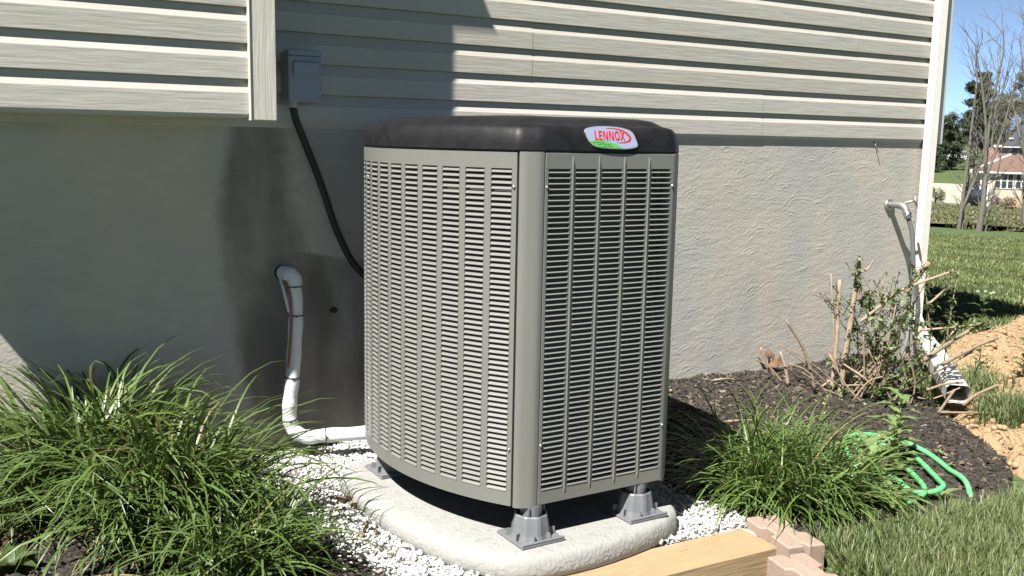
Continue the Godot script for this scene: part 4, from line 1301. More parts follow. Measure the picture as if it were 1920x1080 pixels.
# ------------------------------------------------------------------ plants
func build_plants() -> void:
	rng.seed = 900
	# lawn blades
	var tm := [tuft_mesh(9, 0.075, 0.0035, 0.022), tuft_mesh(9, 0.065, 0.003, 0.024), tuft_mesh(8, 0.085, 0.0035, 0.02)]
	var xs := [[], [], []]; var cs := [[], [], []]
	for i in 30000:
		var x := rng.randf_range(1.98, 4.3); var z := rng.randf_range(-2.4, -1.05)
		var bm := bed_mask(x, z)
		if bm > -0.01 - 0.035 * rng.randf(): continue
		if dirt_mask(x, z) > 0.0: continue
		if x < 2.02 and z < -1.9: continue
		if x < 2.02 + 0.22 * (-1.60 - z) + 0.05 and z < -1.68 and z > -1.96: continue
		if x < 1.94 + 0.22 * (-1.60 - z) + 0.03 and z > -1.75 and z < -1.5: continue
		var v := rng.randi() % 3
		xs[v].append(Transform3D(rand_basis(rng.randf_range(0.7, 1.15), 0.16), Vector3(x, gh(x, z), z)))
		cs[v].append(grass_color(x, z))
	for i in 620:
		# ragged patch of grass growing in the dirt below the extension
		var x := rng.randfn() * 0.10 + 3.90; var z := rng.randfn() * 0.06 - 2.28
		if i % 4 == 0: x = rng.randfn() * 0.12 + 4.15; z = rng.randfn() * 0.08 - 2.72
		var v := rng.randi() % 3
		xs[v].append(Transform3D(rand_basis(rng.randf_range(0.8, 1.5), 0.25), Vector3(x, maxf(dirt_h(x, z), gh(x, z)), z)))
		cs[v].append(grass_color(x, z))
	for v in 3:
		tag(scatter("lawn_grass", tm[v], M.grass, xs[v], cs[v]), ["near lawn grass in front of the mulch bed", "finer blades through the near lawn grass", "longer blades through the near lawn grass"][v], "grass", "", "stuff")
	var far := [tuft_mesh(20, 0.030, 0.005, 0.08), tuft_mesh(20, 0.027, 0.006, 0.085)]
	xs = [[], []]; cs = [[], []]
	for i in 42000:
		var t := 5.2 + 18.0 * pow(rng.randf(), 1.3); var s := rng.randf_range(-0.12, 0.24) * t
		var x := 0.845 * t + 0.535 * s; var z := -0.535 * t + 0.845 * s
		if x < 4.6 and z < -3.2: continue
		if dirt_mask(x, z) > 0.02 or bed_mask(x, z) > 0: continue
		var v := rng.randi() % 2
		var stripe := sin(t * 2.6 + 0.3 * sin(s))
		var lean := Basis(Vector3(0.535, 0, 0.845), 0.3 * signf(stripe))
		xs[v].append(Transform3D(lean * rand_basis(rng.randf_range(0.7, 1.2) * (1.0 + t * 0.03), 0.15), Vector3(x, gh(x, z), z)))
		cs[v].append(grass_color(x, z) * (1.0 + 0.16 * signf(stripe)))
	for v in 2:
		tag(scatter("striped_lawn", far[v], M.grass, xs[v], cs[v]), ["mown lawn with stripes beyond the house corner", "coarser blades through the mown lawn beyond the house corner"][v], "grass", "", "stuff")
	# big arching grasses on the left
	rng.seed = 910
	var vb := make_blades(20, 0.50, 0.88, 0.0105, 0.0175, 65, 150)
	var g := thing("arching_grass", "tall arching green grass clump against the shaded foundation, left", "ornamental grass", Vector3(0.37, 0, -2.97), "ornamental grass clumps")
	tussock(g, Vector3(0.37, 0, -2.97), 0.14, vb, 240, 520, 100, 340, 13, 0.48, 0.88)
	g = thing("arching_grass", "wide grass clump combed over towards the white gravel", "ornamental grass", Vector3(0.52, 0, -2.66), "ornamental grass clumps")
	tussock(g, Vector3(0.52, 0, -2.66), 0.14, vb, 260, 640, 78, 110, 30, 0.50, 0.82)
	g = thing("arching_grass", "loose grass clump at the left edge over dark soil", "ornamental grass", Vector3(0.17, 0, -2.93), "ornamental grass clumps")
	tussock(g, Vector3(0.17, 0, -2.93), 0.10, vb, 110, 110, 130, 240, 40, 0.36, 0.6)
	g = thing("arching_grass", "low grass tussock in front of the wide clump, lower edge of the photo", "ornamental grass", Vector3(0.60, 0, -2.30), "ornamental grass clumps")
	tussock(g, Vector3(0.60, 0, -2.30), 0.11, vb, 120, 260, 80, 220, 36, 0.40, 0.62)
	var rb := make_blades(14, 0.40, 0.66, 0.008, 0.013, 60, 110)
	g = thing("arching_grass", "flattened grass clump on the mulch, half shaded by the unit", "ornamental grass", Vector3(2.34, 0, -2.14), "ornamental grass clumps")
	tussock(g, Vector3(2.34, -0.01, -2.14), 0.20, rb, 280, 1300, 145, 170, 84, 0.42, 0.74, 1.35)
	build_weeds()
	build_shrub()
	build_hose()

func grass_color(x: float, z: float) -> Color:
	var k := clampf(0.5 + 0.6 * bn.get_noise_2d(x * 0.3, z * 0.3) + rng.randfn() * 0.22, 0, 1)
	var c := Color(0.070, 0.10, 0.030).lerp(Color(0.155, 0.195, 0.075), k)
	if rng.randf() < 0.07: c = Color(0.27, 0.25, 0.13)
	return c

func rosette(called: String, at: Vector3, label: String, n: int, length: float, width: float, lobes: int, up: float, m: Material, cat := "weed") -> void:
	var t := thing(called, label, cat, at, "weeds in the beds")
	for k in n:
		var a := TAU * (k + rng.randf() * 0.7) / n
		var st := new_st(true)
		var e := up * rng.randf_range(0.5, 1.3)
		leaf_shape(st, at + Vector3(0, 0.01, 0), Vector3(cos(a) * cos(e), sin(e), sin(a) * cos(e)), Vector3.UP if e < 1.2 else Vector3(-cos(a), 0.3, -sin(a)), length * rng.randf_range(0.65, 1.1), width * rng.randf_range(0.7, 1.1), lobes)
		obj("leaf", st, m, t)

func stem_weed(called: String, at: Vector3, label: String, h: float, n: int, m: Material, buds := false) -> void:
	var t := thing(called, label, "weed", at, "weeds in the beds")
	var st := new_st(true)
	var top := at + Vector3(rng.randfn() * 0.02, h, rng.randfn() * 0.02)
	tube(st, [at, at.lerp(top, 0.5) + Vector3(0.006, 0, 0.004), top], [0.004, 0.003, 0.002], 6)
	obj("stem", st, m, t)
	for k in n:
		var s := 0.12 + 0.88 * k / n
		var a := k * 2.4
		var lf := new_st(true)
		leaf_shape(lf, at.lerp(top, s), Vector3(cos(a), 0.35, sin(a)).normalized(), Vector3.UP, h * rng.randf_range(0.36, 0.52) * (1.15 - 0.5 * s), h * 0.16, 4)
		obj("leaf", lf, m, t)
	if buds:
		for k in 4:
			var bs := new_st(true)
			sphere(bs, top + Vector3(rng.randfn() * 0.025, rng.randf() * 0.02, rng.randfn() * 0.025), Vector3.ONE * 0.012, 8, 5)
			obj("bud", bs, mat(lin(0.20, 0.25, 0.15), 0.8), t)

func build_weeds() -> void:
	rng.seed = 930
	rosette("broadleaf_weed", Vector3(0.06, 0, -3.08), "broad dark leaved weed against the sunlit corner of the wall, far left", 7, 0.20, 0.075, 0, 0.8, M.leaf_dark)
	rosette("broadleaf_weed", Vector3(0.12, 0, -2.62), "low round leaved weed on the dark soil at the left edge", 9, 0.10, 0.04, 0, 0.5, M.leaf_dark)
	rosette("broadleaf_weed", Vector3(0.27, 0, -2.34), "small round leaved weed on the dark soil, lower left", 7, 0.06, 0.034, 0, 0.5, M.leaf_weed)
	rosette("broadleaf_weed", Vector3(0.72, 0, -3.10), "dark leaved weed between the tall grass and the foundation", 8, 0.16, 0.06, 0, 0.7, M.leaf_dark)
	var b := func(x: float, z: float) -> Vector3: return Vector3(x, bed_h(x, z), z)
	stem_weed("jagged_weed", b.call(2.87, -2.13), "tall jagged leaved weed standing inside the hose coil", 0.26, 16, M.leaf_weed)
	stem_weed("jagged_weed", b.call(2.80, -2.05), "jagged leaved weed between the grass clump and the hose", 0.22, 12, M.leaf_weed)
	rosette("jagged_weed", b.call(2.92, -2.28), "jagged rosette under the back loop of the hose", 8, 0.12, 0.035, 4, 0.45, M.leaf_weed)
	rosette("jagged_weed", b.call(2.56, -1.90), "jagged rosette at the front of the hose coil by the lawn", 11, 0.17, 0.05, 4, 0.5, M.leaf_weed)
	rosette("jagged_weed", b.call(2.74, -1.84), "small rosette on the mulch between hose loop and lawn", 6, 0.085, 0.024, 0, 0.5, M.leaf_weed)
	rosette("jagged_weed", b.call(2.70, -2.08), "jagged leaved weed tucked behind the clump's right side", 10, 0.16, 0.05, 4, 0.9, M.leaf_weed)
	rosette("tiny_weed", b.call(3.12, -2.12), "tiny seedling on the bare mulch beyond the hose", 6, 0.035, 0.014, 0, 0.6, M.leaf_weed)
	rosette("tiny_weed", b.call(3.05, -2.02), "second tiny seedling on the mulch, nearer the lawn", 6, 0.03, 0.012, 0, 0.6, M.leaf_weed)
	var d := func(x: float, z: float) -> Vector3: return Vector3(x, maxf(dirt_h(x, z), gh(x, z)), z)
	stem_weed("dirt_weed", d.call(5.5, -3.52), "budding weed at the back of the dirt against the shaded lawn", 0.27, 12, M.leaf_dark, true)
	stem_weed("dirt_weed", d.call(5.15, -3.42), "leafy weed left of the dirt lump in the house shade", 0.18, 10, M.leaf_dark)
	stem_weed("dirt_weed", d.call(4.62, -2.72), "leafy weed standing on the tan dirt near the photo's right edge", 0.20, 11, M.leaf_dark)
	stem_weed("dirt_weed", d.call(4.55, -2.92), "leafy weed in front of the dirt lump", 0.15, 9, M.leaf_dark)
	stem_weed("dirt_weed", d.call(4.35, -2.98), "low weed between the downspout extension and the dirt lump", 0.12, 8, M.leaf_dark)

func crop_pt(cx: float, cy: float, z: float) -> Vector3:
	# survey sheet of the shrub: 433 px to the metre in a plane across the view at the shrub
	var c := Vector3(3.38, 0.03, z)
	var right := Vector3(0.856, 0, 0.516)
	return c + right * ((cx - 430.0) / 3.178 / 395.0) + Vector3.UP * ((870.0 - cy) / 3.178 / 405.0)

func build_shrub() -> void:
	rng.seed = 940
	var t := thing("cut_shrub", "hard pruned shrub of bare stems and sparse new leaves before the tap", "shrub", Vector3(3.38, 0.03, -2.78))
	var stems := [
		[[[410, 900], [430, 640], [440, 400], [465, 100]], 12.0, 0.0, 1], [[[385, 900], [400, 560], [395, 230]], 9.0, -0.03, 1], [[[262, 860], [190, 620], [75, 450]], 7.0, 0.02, 0],
		[[[150, 810], [100, 715], [45, 630]], 5.0, -0.10, 1], [[[150, 830], [80, 745], [0, 690]], 4.0, -0.06, 0], [[[225, 850], [195, 750], [160, 650]], 8.0, -0.10, 1],
		[[[345, 760], [325, 690], [280, 610]], 5.5, 0.05, 0], [[[445, 440], [560, 340], [660, 260], [920, 155]], 6.0, 0.05, 1], [[[835, 300], [895, 215], [950, 130]], 12.0, -0.10, 0],
		[[[700, 650], [850, 540], [1030, 425]], 9.0, 0.12, 0], [[[840, 665], [1000, 570], [1125, 510]], 8.0, 0.10, 0], [[[730, 480], [940, 465], [1100, 435]], 5.0, 0.08, 1],
		[[[640, 1010], [720, 920], [810, 780]], 6.5, 0.2, 0], [[[690, 885], [830, 880], [950, 890]], 4.5, 0.25, 0], [[[680, 980], [790, 945], [900, 920]], 5.5, 0.3, 1],
		[[[720, 1010], [820, 985], [910, 960]], 5.0, 0.32, 0], [[[830, 860], [910, 800], [1000, 740]], 6.5, 0.22, 0], [[[660, 780], [760, 750], [850, 730]], 5.5, 0.2, 0],
		[[[860, 350], [900, 295], [940, 235]], 5.0, 0.0, 1], [[[455, 330], [435, 230], [400, 185]], 5.5, 0.03, 0], [[[465, 180], [505, 150], [540, 110]], 4.5, 0.0, 1],
		[[[450, 190], [415, 150], [385, 120]], 3.5, 0.0, 0], [[[380, 390], [310, 335], [225, 300]], 2.2, 0.0, 0], [[[600, 720], [605, 470], [598, 220]], 2.5, 0.0, 0],
		[[[650, 600], [675, 420], [705, 250]], 2.4, 0.05, 0], [[[965, 700], [975, 430], [1003, 160]], 2.2, 0.0, 1], [[[760, 640], [755, 400], [730, 150]], 2.5, 0.02, 0],
		[[[820, 640], [800, 450], [765, 240]], 2.8, 0.06, 0], [[[500, 620], [540, 580], [580, 540]], 3.0, 0.0, 0], [[[460, 900], [560, 700], [620, 560]], 4.0, 0.05, 0],
		[[[520, 930], [640, 760], [760, 560], [830, 430]], 6.0, 0.03, 0], [[[600, 930], [700, 720], [770, 600]], 5.0, 0.08, 0], [[[480, 920], [500, 780], [470, 520]], 4.0, 0.04, 0], [[[560, 480], [545, 380], [530, 290]], 2.5, 0.0, 0]]
	for s in stems:
		var st := new_st(true)
		var pts := []
		for q in s[0]: pts.append(crop_pt(q[0], q[1], -2.78 + s[2]) + Vector3(rng.randfn(), rng.randfn(), rng.randfn()) * 0.004)
		var sp := spline(pts, 4)
		var rad := []
		for k in sp.size(): rad.append(s[1] * 0.001 * lerpf(1.1, 0.85, float(k) / sp.size()) * (1.0 + 0.08 * sin(k * 2.1)))
		tube(st, sp, rad, 8)
		obj("stem", st, M.bark_pale if s[3] == 1 else M.bark, t)
	for k in 34:
		# cut ends of last year's wood, fanning out of the base
		var st := new_st(true)
		var a := rng.randf_range(0.1, 2.9)
		var L := rng.randf_range(0.14, 0.55) if a < 1.9 else rng.randf_range(0.12, 0.36)
		var p0 := crop_pt(rng.randf_range(330, 700), rng.randf_range(800, 930), -2.78 + rng.randfn() * 0.07)
		var d := Vector3(0.856 * cos(a), sin(a), 0.516 * cos(a)) * L
		var r := rng.randf_range(0.0025, 0.0055)
		tube(st, spline([p0, p0 + d * 0.5 + Vector3(rng.randfn(), rng.randfn(), rng.randfn()) * 0.015, p0 + d], 3), [r * 1.15, r, r * 0.9], 6)
		obj("stem", st, M.bark_pale if rng.randf() < 0.45 else M.bark, t)
	var tw := new_st(true); var lf := new_st(true); var pale := new_st(true)
	for k in 120:
		var cy := rng.randf_range(380, 960); var cx := rng.randf_range(480, 900 if cy < 520 else 740)
		var p := crop_pt(cx, cy, -2.78 + rng.randf_range(-0.16, 0.14))
		var d := Vector3(rng.randfn() * 0.6, rng.randf_range(0.2, 1.2), rng.randfn() * 0.6).normalized()
		var q := p + d * rng.randf_range(0.08, 0.26)
		tube(tw, [p, p.lerp(q, 0.5) + Vector3(rng.randfn(), rng.randfn(), rng.randfn()) * 0.012, q], [0.0022, 0.0016, 0.0009], 4, false)
		for j in rng.randi_range(6, 16):
			var s := rng.randf()
			leaf_shape(lf if rng.randf() < 0.7 else pale, p.lerp(q, s), Vector3(rng.randfn(), rng.randfn() + 0.3, rng.randfn()).normalized(), Vector3(rng.randfn() * 0.5, 1, rng.randfn() * 0.5).normalized(), rng.randf_range(0.018, 0.036), rng.randf_range(0.008, 0.015))
	for k in 170:
		# tufts along the taller stems
		var s: Array = stems[[0, 0, 19, 23, 24, 25, 26, 27, 9, 11, 33, 33, 8, 7][k % 14]]
		var f: float = rng.randf_range(0.25, 1.0) * (s[0].size() - 1)
		var i := mini(int(f), s[0].size() - 2)
		var a: Array = s[0][i]; var b: Array = s[0][i + 1]
		var p := crop_pt(lerpf(a[0], b[0], f - i), lerpf(a[1], b[1], f - i), -2.78 + s[2])
		for j in rng.randi_range(3, 8): leaf_shape(lf if rng.randf() < 0.6 else pale, p, Vector3(rng.randfn(), rng.randfn() * 0.7 + 0.4, rng.randfn()).normalized(), Vector3.UP, rng.randf_range(0.018, 0.04), rng.randf_range(0.008, 0.014))
	obj("twigs", tw, M.twig, t).set_meta("kind", "stuff")
	obj("leaves", lf, M.leaf_dark, t).set_meta("kind", "stuff")
	obj("young_leaves", pale, M.leaf_weed, t).set_meta("kind", "stuff")

func build_hose() -> void:
	var pts := [[2.69, -1.66], [2.79, -1.75], [2.92, -1.87], [3.02, -2.01], [3.08, -2.14], [3.09, -2.26], [3.03, -2.36], [2.93, -2.38], [2.83, -2.30], [2.73, -2.17], [2.64, -2.03], [2.595, -1.93], [2.62, -1.875], [2.68, -1.865], [2.735, -1.90], [2.79, -1.965], [2.85, -2.05], [2.915, -2.15], [2.95, -2.22], [2.96, -2.30], [2.92, -2.33], [2.85, -2.25], [2.76, -2.10], [2.70, -1.98], [2.69, -1.915], [2.73, -1.865], [2.79, -1.87], [2.85, -1.93], [2.92, -2.02], [2.97, -2.11]]
	var ctrl := []
	for i in pts.size():
		var p: Array = pts[i]
		ctrl.append(Vector3(p[0], bed_h(p[0], p[1]) + 0.014 + (0.012 if i > 12 and i < 20 else 0.0) + (0.014 if i > 22 else 0.0), p[1]))
	ctrl[0].y = gh(2.69, -1.66) + 0.03
	var st := new_st(true)
	tube(st, spline(ctrl, 7), [0.0092], 12)
	tag(obj("garden_hose", st, M.hose), "bright green garden hose coiled on the mulch beside the lawn", "hose")

# ------------------------------------------------------------------ background
func far_at(t: float, s: float, dy := 0.0) -> Vector3:
	# t metres out along the open side of the house, s metres to the side
	var x := 0.845 * t + 0.535 * s; var z := -0.535 * t + 0.845 * s
	return Vector3(x, gh(x, z) + dy, z)

func build_background() -> void:
	rng.seed = 950
	# rough field, driveway and bank as strips across the slope
	var strip := func(called: String, t0: float, t1: float, n: int, lift: float, m: Material) -> MeshInstance3D:
		var st := new_st(true)
		for i in n:
			for j in 14:
				var a := lerpf(t0, t1, float(i) / n); var b := lerpf(t0, t1, float(i + 1) / n)
				var s0 := lerpf(-26.0, 40.0, j / 14.0); var s1 := lerpf(-26.0, 40.0, (j + 1) / 14.0)
				quad(st, far_at(a, s0, lift), far_at(b, s0, lift), far_at(b, s1, lift), far_at(a, s1, lift))
		return obj(called, st, m)
	var field_m := tri_mat(noise_tex(0.02, [lin(0.06, 0.075, 0.03), lin(0.15, 0.12, 0.07), lin(0.075, 0.10, 0.032), lin(0.17, 0.14, 0.085)], 512, 5, 101), 0.95, Vector3(0.12, 0.12, 0.12))
	struct_(strip.call("rough_field", 30.5, 101.0, 40, 0.10, field_m), "rough brown and green field between the lawn and the far house", "field")
	struct_(strip.call("driveway", 103.0, 109.0, 4, 0.14, mat(lin(0.17, 0.18, 0.20), 0.9)), "pale gray driveway before the cream wall", "driveway")
	var xs := []; var cs := []
	var tu := tuft_mesh(18, 0.10, 0.025, 0.35)
	for i in 2600:
		var t := rng.randf_range(30.0, 100.0)
		xs.append(Transform3D(rand_basis(rng.randf_range(0.7, 1.5), 0.2), far_at(t, rng.randf_range(-0.10, 0.12) * t, 0.05)))
		cs.append(Color(0.055, 0.085, 0.022).lerp(Color(0.17, 0.145, 0.075), clampf(0.45 + 0.9 * gn.get_noise_2d(t * 2.0, i % 7) + rng.randfn() * 0.2, 0, 1)))
	tag(scatter("field_grass", tu, M.grass, xs, cs), "coarse dry grass tussocks in the rough field", "grass", "", "stuff")
	# cream retaining wall, bush, house, car
	var st := new_st()
	var fr := Basis(Vector3(0.535, 0, 0.845), Vector3.UP, Vector3(-0.845, 0, 0.535))   # x across, z towards the camera
	var at := func(t: float, s: float, y: float) -> Vector3: return Vector3(0.845 * t + 0.535 * s, y, -0.535 * t + 0.845 * s)
	var blk := func(st2: SurfaceTool, t0: float, t1: float, s0: float, s1: float, y0: float, y1: float) -> void:
		box(st2, at.call((t0 + t1) / 2, (s0 + s1) / 2, (y0 + y1) / 2), Vector3(absf(s1 - s0), absf(y1 - y0), absf(t1 - t0)), fr)
	blk.call(st, 112.0, 112.5, -14.0, -3.1, -5.4, -2.68)
	tag(obj("retaining_wall", st, mat(lin(0.50, 0.44, 0.36), 0.8)), "long cream retaining wall beyond the driveway", "wall")
	var h := thing("far_house", "distant house with brown roof, white framed windows and dark upper roof", "house", at.call(100.0, 1.0, -4.4))
	var cream := mat(lin(0.42, 0.37, 0.30), 0.8); var white := mat(lin(0.66, 0.66, 0.66), 0.6); var brown := tri_mat(noise_tex(0.05, [lin(0.12, 0.07, 0.055), lin(0.17, 0.105, 0.085)], 256, 4, 103), 0.9, Vector3(1, 1, 1))
	var glass := mat(lin(0.03, 0.04, 0.05), 0.08); var stone := tri_mat(noise_tex(0.05, [lin(0.30, 0.21, 0.11), lin(0.52, 0.40, 0.26)], 256, 3, 104), 0.9, Vector3(1.5, 1.5, 1.5)); var pink := mat(lin(0.32, 0.17, 0.14), 0.9); var slate := mat(lin(0.055, 0.06, 0.075), 0.5)
	st = new_st(); blk.call(st, 100.0, 107.0, -1.0, 8.0, -5.2, -1.0); obj("wall", st, cream, h)
	st = new_st(); blk.call(st, 99.9, 100.0, 0.75, 1.6, -5.0, -3.25); obj("stone_base", st, stone, h)
	st = new_st(); blk.call(st, 101.5, 107.0, -2.5, -1.0, -5.2, -1.0); obj("porch_wall", st, white, h)
	for s in [-2.4, -1.75, -1.1]:
		st = new_st(); blk.call(st, 100.0, 100.15, s - 0.07, s + 0.07, -4.6, -1.0); obj("porch_post", st, white, h)
	var n := 0
	for w in [[-0.55, -0.16], [-0.02, 0.36], [0.49, 0.87], [1.14, 1.52], [1.66, 2.04], [2.3, 2.7]]:
		st = new_st(); blk.call(st, 99.93, 100.0, w[0] - 0.07, w[1] + 0.07, -2.55, -1.12)
		var wf := obj("window", st, white, h)
		st = new_st(); blk.call(st, 99.90, 99.929, w[0], w[1], -2.46, -1.2); obj("pane", st, glass, wf)
		st = new_st(); blk.call(st, 99.88, 99.899, w[0], w[1], -1.86, -1.82); obj("sash_bar", st, white, wf)
	var A: Vector3 = at.call(99.6, -2.7, -1.02); var Bq: Vector3 = at.call(99.6, 8.4, -1.02); var C: Vector3 = at.call(103.5, 8.4, 0.56); var D: Vector3 = at.call(103.5, 0.55, 0.56); var E2: Vector3 = at.call(107.4, -2.7, -1.02)
	st = new_st(); quad(st, A, D, C, Bq); tri(st, E2, D, A)
	quad(st, A + Vector3.DOWN * 0.12, A, Bq, Bq + Vector3.DOWN * 0.12)
	obj("lower_roof", st, brown, h)
	st = new_st(); tube(st, [A, D], [0.10, 0.10], 6); tube(st, [A + Vector3.DOWN * 0.1, Bq + Vector3.DOWN * 0.1], [0.09, 0.09], 6); obj("fascia", st, white, h)
	st = new_st(); blk.call(st, 103.4, 109.0, -0.75, 8.0, 0.0, 1.2); obj("upper_wall", st, mat(lin(0.16, 0.14, 0.13), 0.9), h)
	st = new_st(); blk.call(st, 103.2, 103.9, -1.75, -0.5, -1.0, 1.15); obj("chimney_breast", st, pink, h)
	st = new_st(); blk.call(st, 103.0, 109.4, -1.0, 8.3, 1.2, 1.42); obj("upper_fascia", st, white, h)
	for w in [[0.6, 1.0], [1.25, 1.65]]:
		st = new_st(); blk.call(st, 103.34, 103.399, w[0], w[1], 0.62, 1.1); obj("window", st, glass, h)
	var R0: Vector3 = at.call(102.9, -0.2, 1.42); var R1: Vector3 = at.call(102.9, 8.4, 1.42); var R2: Vector3 = at.call(106.0, 7.0, 3.3); var R3: Vector3 = at.call(106.0, 1.1, 3.3); var R4: Vector3 = at.call(109.5, -0.2, 1.42); var R5: Vector3 = at.call(109.5, 8.4, 1.42)
	st = new_st(); quad(st, R0, R3, R2, R1); tri(st, R4, R3, R0); quad(st, R5, R2, R3, R4); tri(st, R1, R2, R5); obj("upper_roof", st, slate, h)
	st = new_st(); box(st, at.call(103.6, 0.42, 2.05), Vector3(0.35, 0.16, 0.3), fr); obj("skylight", st, white, h)
	var car := thing("parked_car", "dark car parked in front of the far house, behind a bare trunk", "car", at.call(98.0, -2.1, -4.4))
	var cy := gh(at.call(98.0, -2.1, 0).x, at.call(98.0, -2.1, 0).z) + 0.12
	var dark := mat(lin(0.012, 0.013, 0.016), 0.25)
	st = new_st()
	box(st, at.call(99.2, -2.1, cy + 0.62), Vector3(1.75, 0.62, 4.2), fr, 0.14)
	obj("body", st, dark, car)
	st = new_st()
	var cab := [[-0.78, 0.93, 97.9], [0.78, 0.93, 97.9], [0.62, 1.48, 98.7], [-0.62, 1.48, 98.7], [-0.78, 0.93, 101.0], [0.78, 0.93, 101.0], [0.62, 1.48, 100.2], [-0.62, 1.48, 100.2]]
	var cv := []
	for q in cab: cv.append(at.call(q[2], -2.1 + q[0], cy + q[1]))
	quad(st, cv[0], cv[3], cv[2], cv[1]); quad(st, cv[1], cv[2], cv[6], cv[5]); quad(st, cv[5], cv[6], cv[7], cv[4]); quad(st, cv[4], cv[7], cv[3], cv[0])
	obj("windows", st, glass, car)
	st = new_st(); quad(st, cv[3] + Vector3.UP * 0.01, cv[7] + Vector3.UP * 0.01, cv[6] + Vector3.UP * 0.01, cv[2] + Vector3.UP * 0.01); obj("roof", st, dark, car)
	for q in [[-0.72, 98.0], [0.72, 98.0], [-0.72, 100.5], [0.72, 100.5]]:
		st = new_st(true); tube(st, [at.call(q[1], -2.1 + q[0] - 0.11, cy + 0.32), at.call(q[1], -2.1 + q[0] + 0.11, cy + 0.32)], [0.32, 0.32], 14); obj("wheel", st, M.tie, car)
	for q in [-0.6, 0.6]:
		st = new_st(true); sphere(st, at.call(97.12, -2.1 + q, cy + 0.68), Vector3(0.14, 0.09, 0.14)); obj("headlight", st, M.steel, car)
	var gfol := func(c: Color) -> StandardMaterial3D: return leaf_mat(c, 0.7, 0.25)
	var bush := func(called: String, label: String, t: float, s: float, r: Vector3, num: int, size: float, c: Color, cat := "bush", group := "") -> void:
		var p: Vector3 = far_at(t, s)
		var o := thing(called, label, cat, p, group)
		var s2 := new_st(); tube(s2, [p, p + Vector3(0, r.y * 0.8, 0)], [0.06 * r.y, 0.03 * r.y], 6); obj("trunk", s2, M.bark_gray, o)
		s2 = new_st()
		for k in 7: foliage(s2, p + Vector3(rng.randfn() * r.x * 0.4, r.y * (0.35 + 0.5 * rng.randf()), rng.randfn() * r.z * 0.4), r * rng.randf_range(0.4, 0.65), num / 7, size)
		obj("crown", s2, gfol.call(c), o).set_meta("kind", "stuff")
	bush.call("round_bush", "round green bush by the driveway near the cream wall", 109.5, -6.0, Vector3(0.9, 1.5, 0.9), 900, 0.14, lin(0.045, 0.075, 0.022))
	bush.call("brown_hedge", "brownish leafless hedge before the far house's windows", 97.0, -0.6, Vector3(0.9, 1.0, 0.7), 420, 0.13, lin(0.11, 0.085, 0.06), "hedge", "hedges by the far house")
	bush.call("brown_hedge", "second brownish hedge, right beside the stone base of the far house", 97.0, 0.45, Vector3(0.7, 0.9, 0.7), 380, 0.13, lin(0.12, 0.095, 0.065), "hedge", "hedges by the far house")
	bush.call("tan_shrub", "tan winter shrub in the rough field below the far house", 80.0, 0.4, Vector3(0.8, 0.8, 0.8), 350, 0.12, lin(0.16, 0.12, 0.075), "shrub")
	# white building on the hill
	var wb := thing("white_building", "low white building on the hill behind the bare trees", "building", at.call(175.0, -7.0, -0.9))
	st = new_st(); blk.call(st, 174.0, 178.0, -8.6, -5.3, -2.0, 0.35); obj("wall", st, white, wb)
	st = new_st(); blk.call(st, 173.7, 178.3, -8.9, -5.0, 0.351, 0.62); obj("roof", st, mat(lin(0.2, 0.2, 0.2), 0.9), wb)
	# trees
	var pine := func(label: String, t: float, s: float, h2: float, w: float, num: int, c: Color, low := 0.25) -> void:
		var p: Vector3 = far_at(t, s)
		var o := thing("pine_tree", label, "tree", p, "")
		var s2 := new_st(true); tube(s2, [p, p + Vector3(0.2, h2 * 0.5, 0), p + Vector3(0, h2 * 0.97, 0)], [h2 * 0.022, h2 * 0.014, h2 * 0.004], 8)
		s2.set_smooth_group(-1)
		var s3 := new_st()
		for k in 60:
			var f := pow(rng.randf(), 0.8)
			var y := lerpf(low, 0.97, f) * h2
			var reach := w * (1.0 - 0.75 * f) * rng.randf_range(0.5, 1.1)
			var a := rng.randf() * TAU
			var tip := p + Vector3(cos(a) * reach, y + 0.10 * reach, sin(a) * reach)
			tube(s2, [p + Vector3(0, y, 0), tip], [h2 * 0.004, 0.02], 4, false)
			for q in 3: foliage(s3, (p + Vector3(0, y, 0)).lerp(tip, 0.45 + 0.28 * q), Vector3(0.24, 0.13, 0.24) * w * (1.1 - 0.5 * f), num / 180, 0.30)
		obj("trunk", s2, M.bark_gray, o)
		obj("crown", s3, gfol.call(c), o).set_meta("kind", "stuff")
	pine.call("tall dark pine standing against the sky behind the bare trees", 150.0, -3.6, 13.2, 3.6, 13000, lin(0.030, 0.048, 0.026))
	pine.call("lower dark evergreen beside the downspout, left of the tall pine", 143.0, -7.0, 7.2, 3.2, 9000, lin(0.034, 0.052, 0.028), 0.05)
	pine.call("dark green evergreen behind the house corner, low on the hill", 138.0, -9.2, 6.0, 2.6, 6000, lin(0.028, 0.046, 0.022), 0.02)
	var decid := func(called: String, label: String, t: float, s: float, h2: float, w: float, num: int, c: Color) -> void:
		var p: Vector3 = far_at(t, s)
		var o := thing(called, label, "tree", p, "budding trees on the hill")
		var s2 := new_st(true); var tips := []
		branches(s2, p, Vector3.UP, h2 * 0.42, h2 * 0.022, 4, tips, 6)
		obj("trunk", s2, M.bark_gray, o)
		var s3 := new_st()
		for k in 26:
			var a := rng.randf() * TAU; var rr := w * sqrt(rng.randf()) * 0.75; var f := rng.randf_range(0.25, 0.92)
			foliage(s3, p + Vector3(cos(a) * rr, f * h2, sin(a) * rr), Vector3(0.36, 0.26, 0.36) * w * rng.randf_range(0.6, 1.1), num / 26, 0.24)
		obj("crown", s3, gfol.call(c), o).set_meta("kind", "stuff")
	decid.call("budding_tree", "large olive budding tree at the photo's right edge behind the far house", 170.0, 3.4, 14.5, 4.2, 7000, lin(0.10, 0.10, 0.045))
	decid.call("budding_tree", "olive budding tree just right of the tall pine", 162.0, 0.2, 11.0, 3.0, 5200, lin(0.085, 0.09, 0.042))
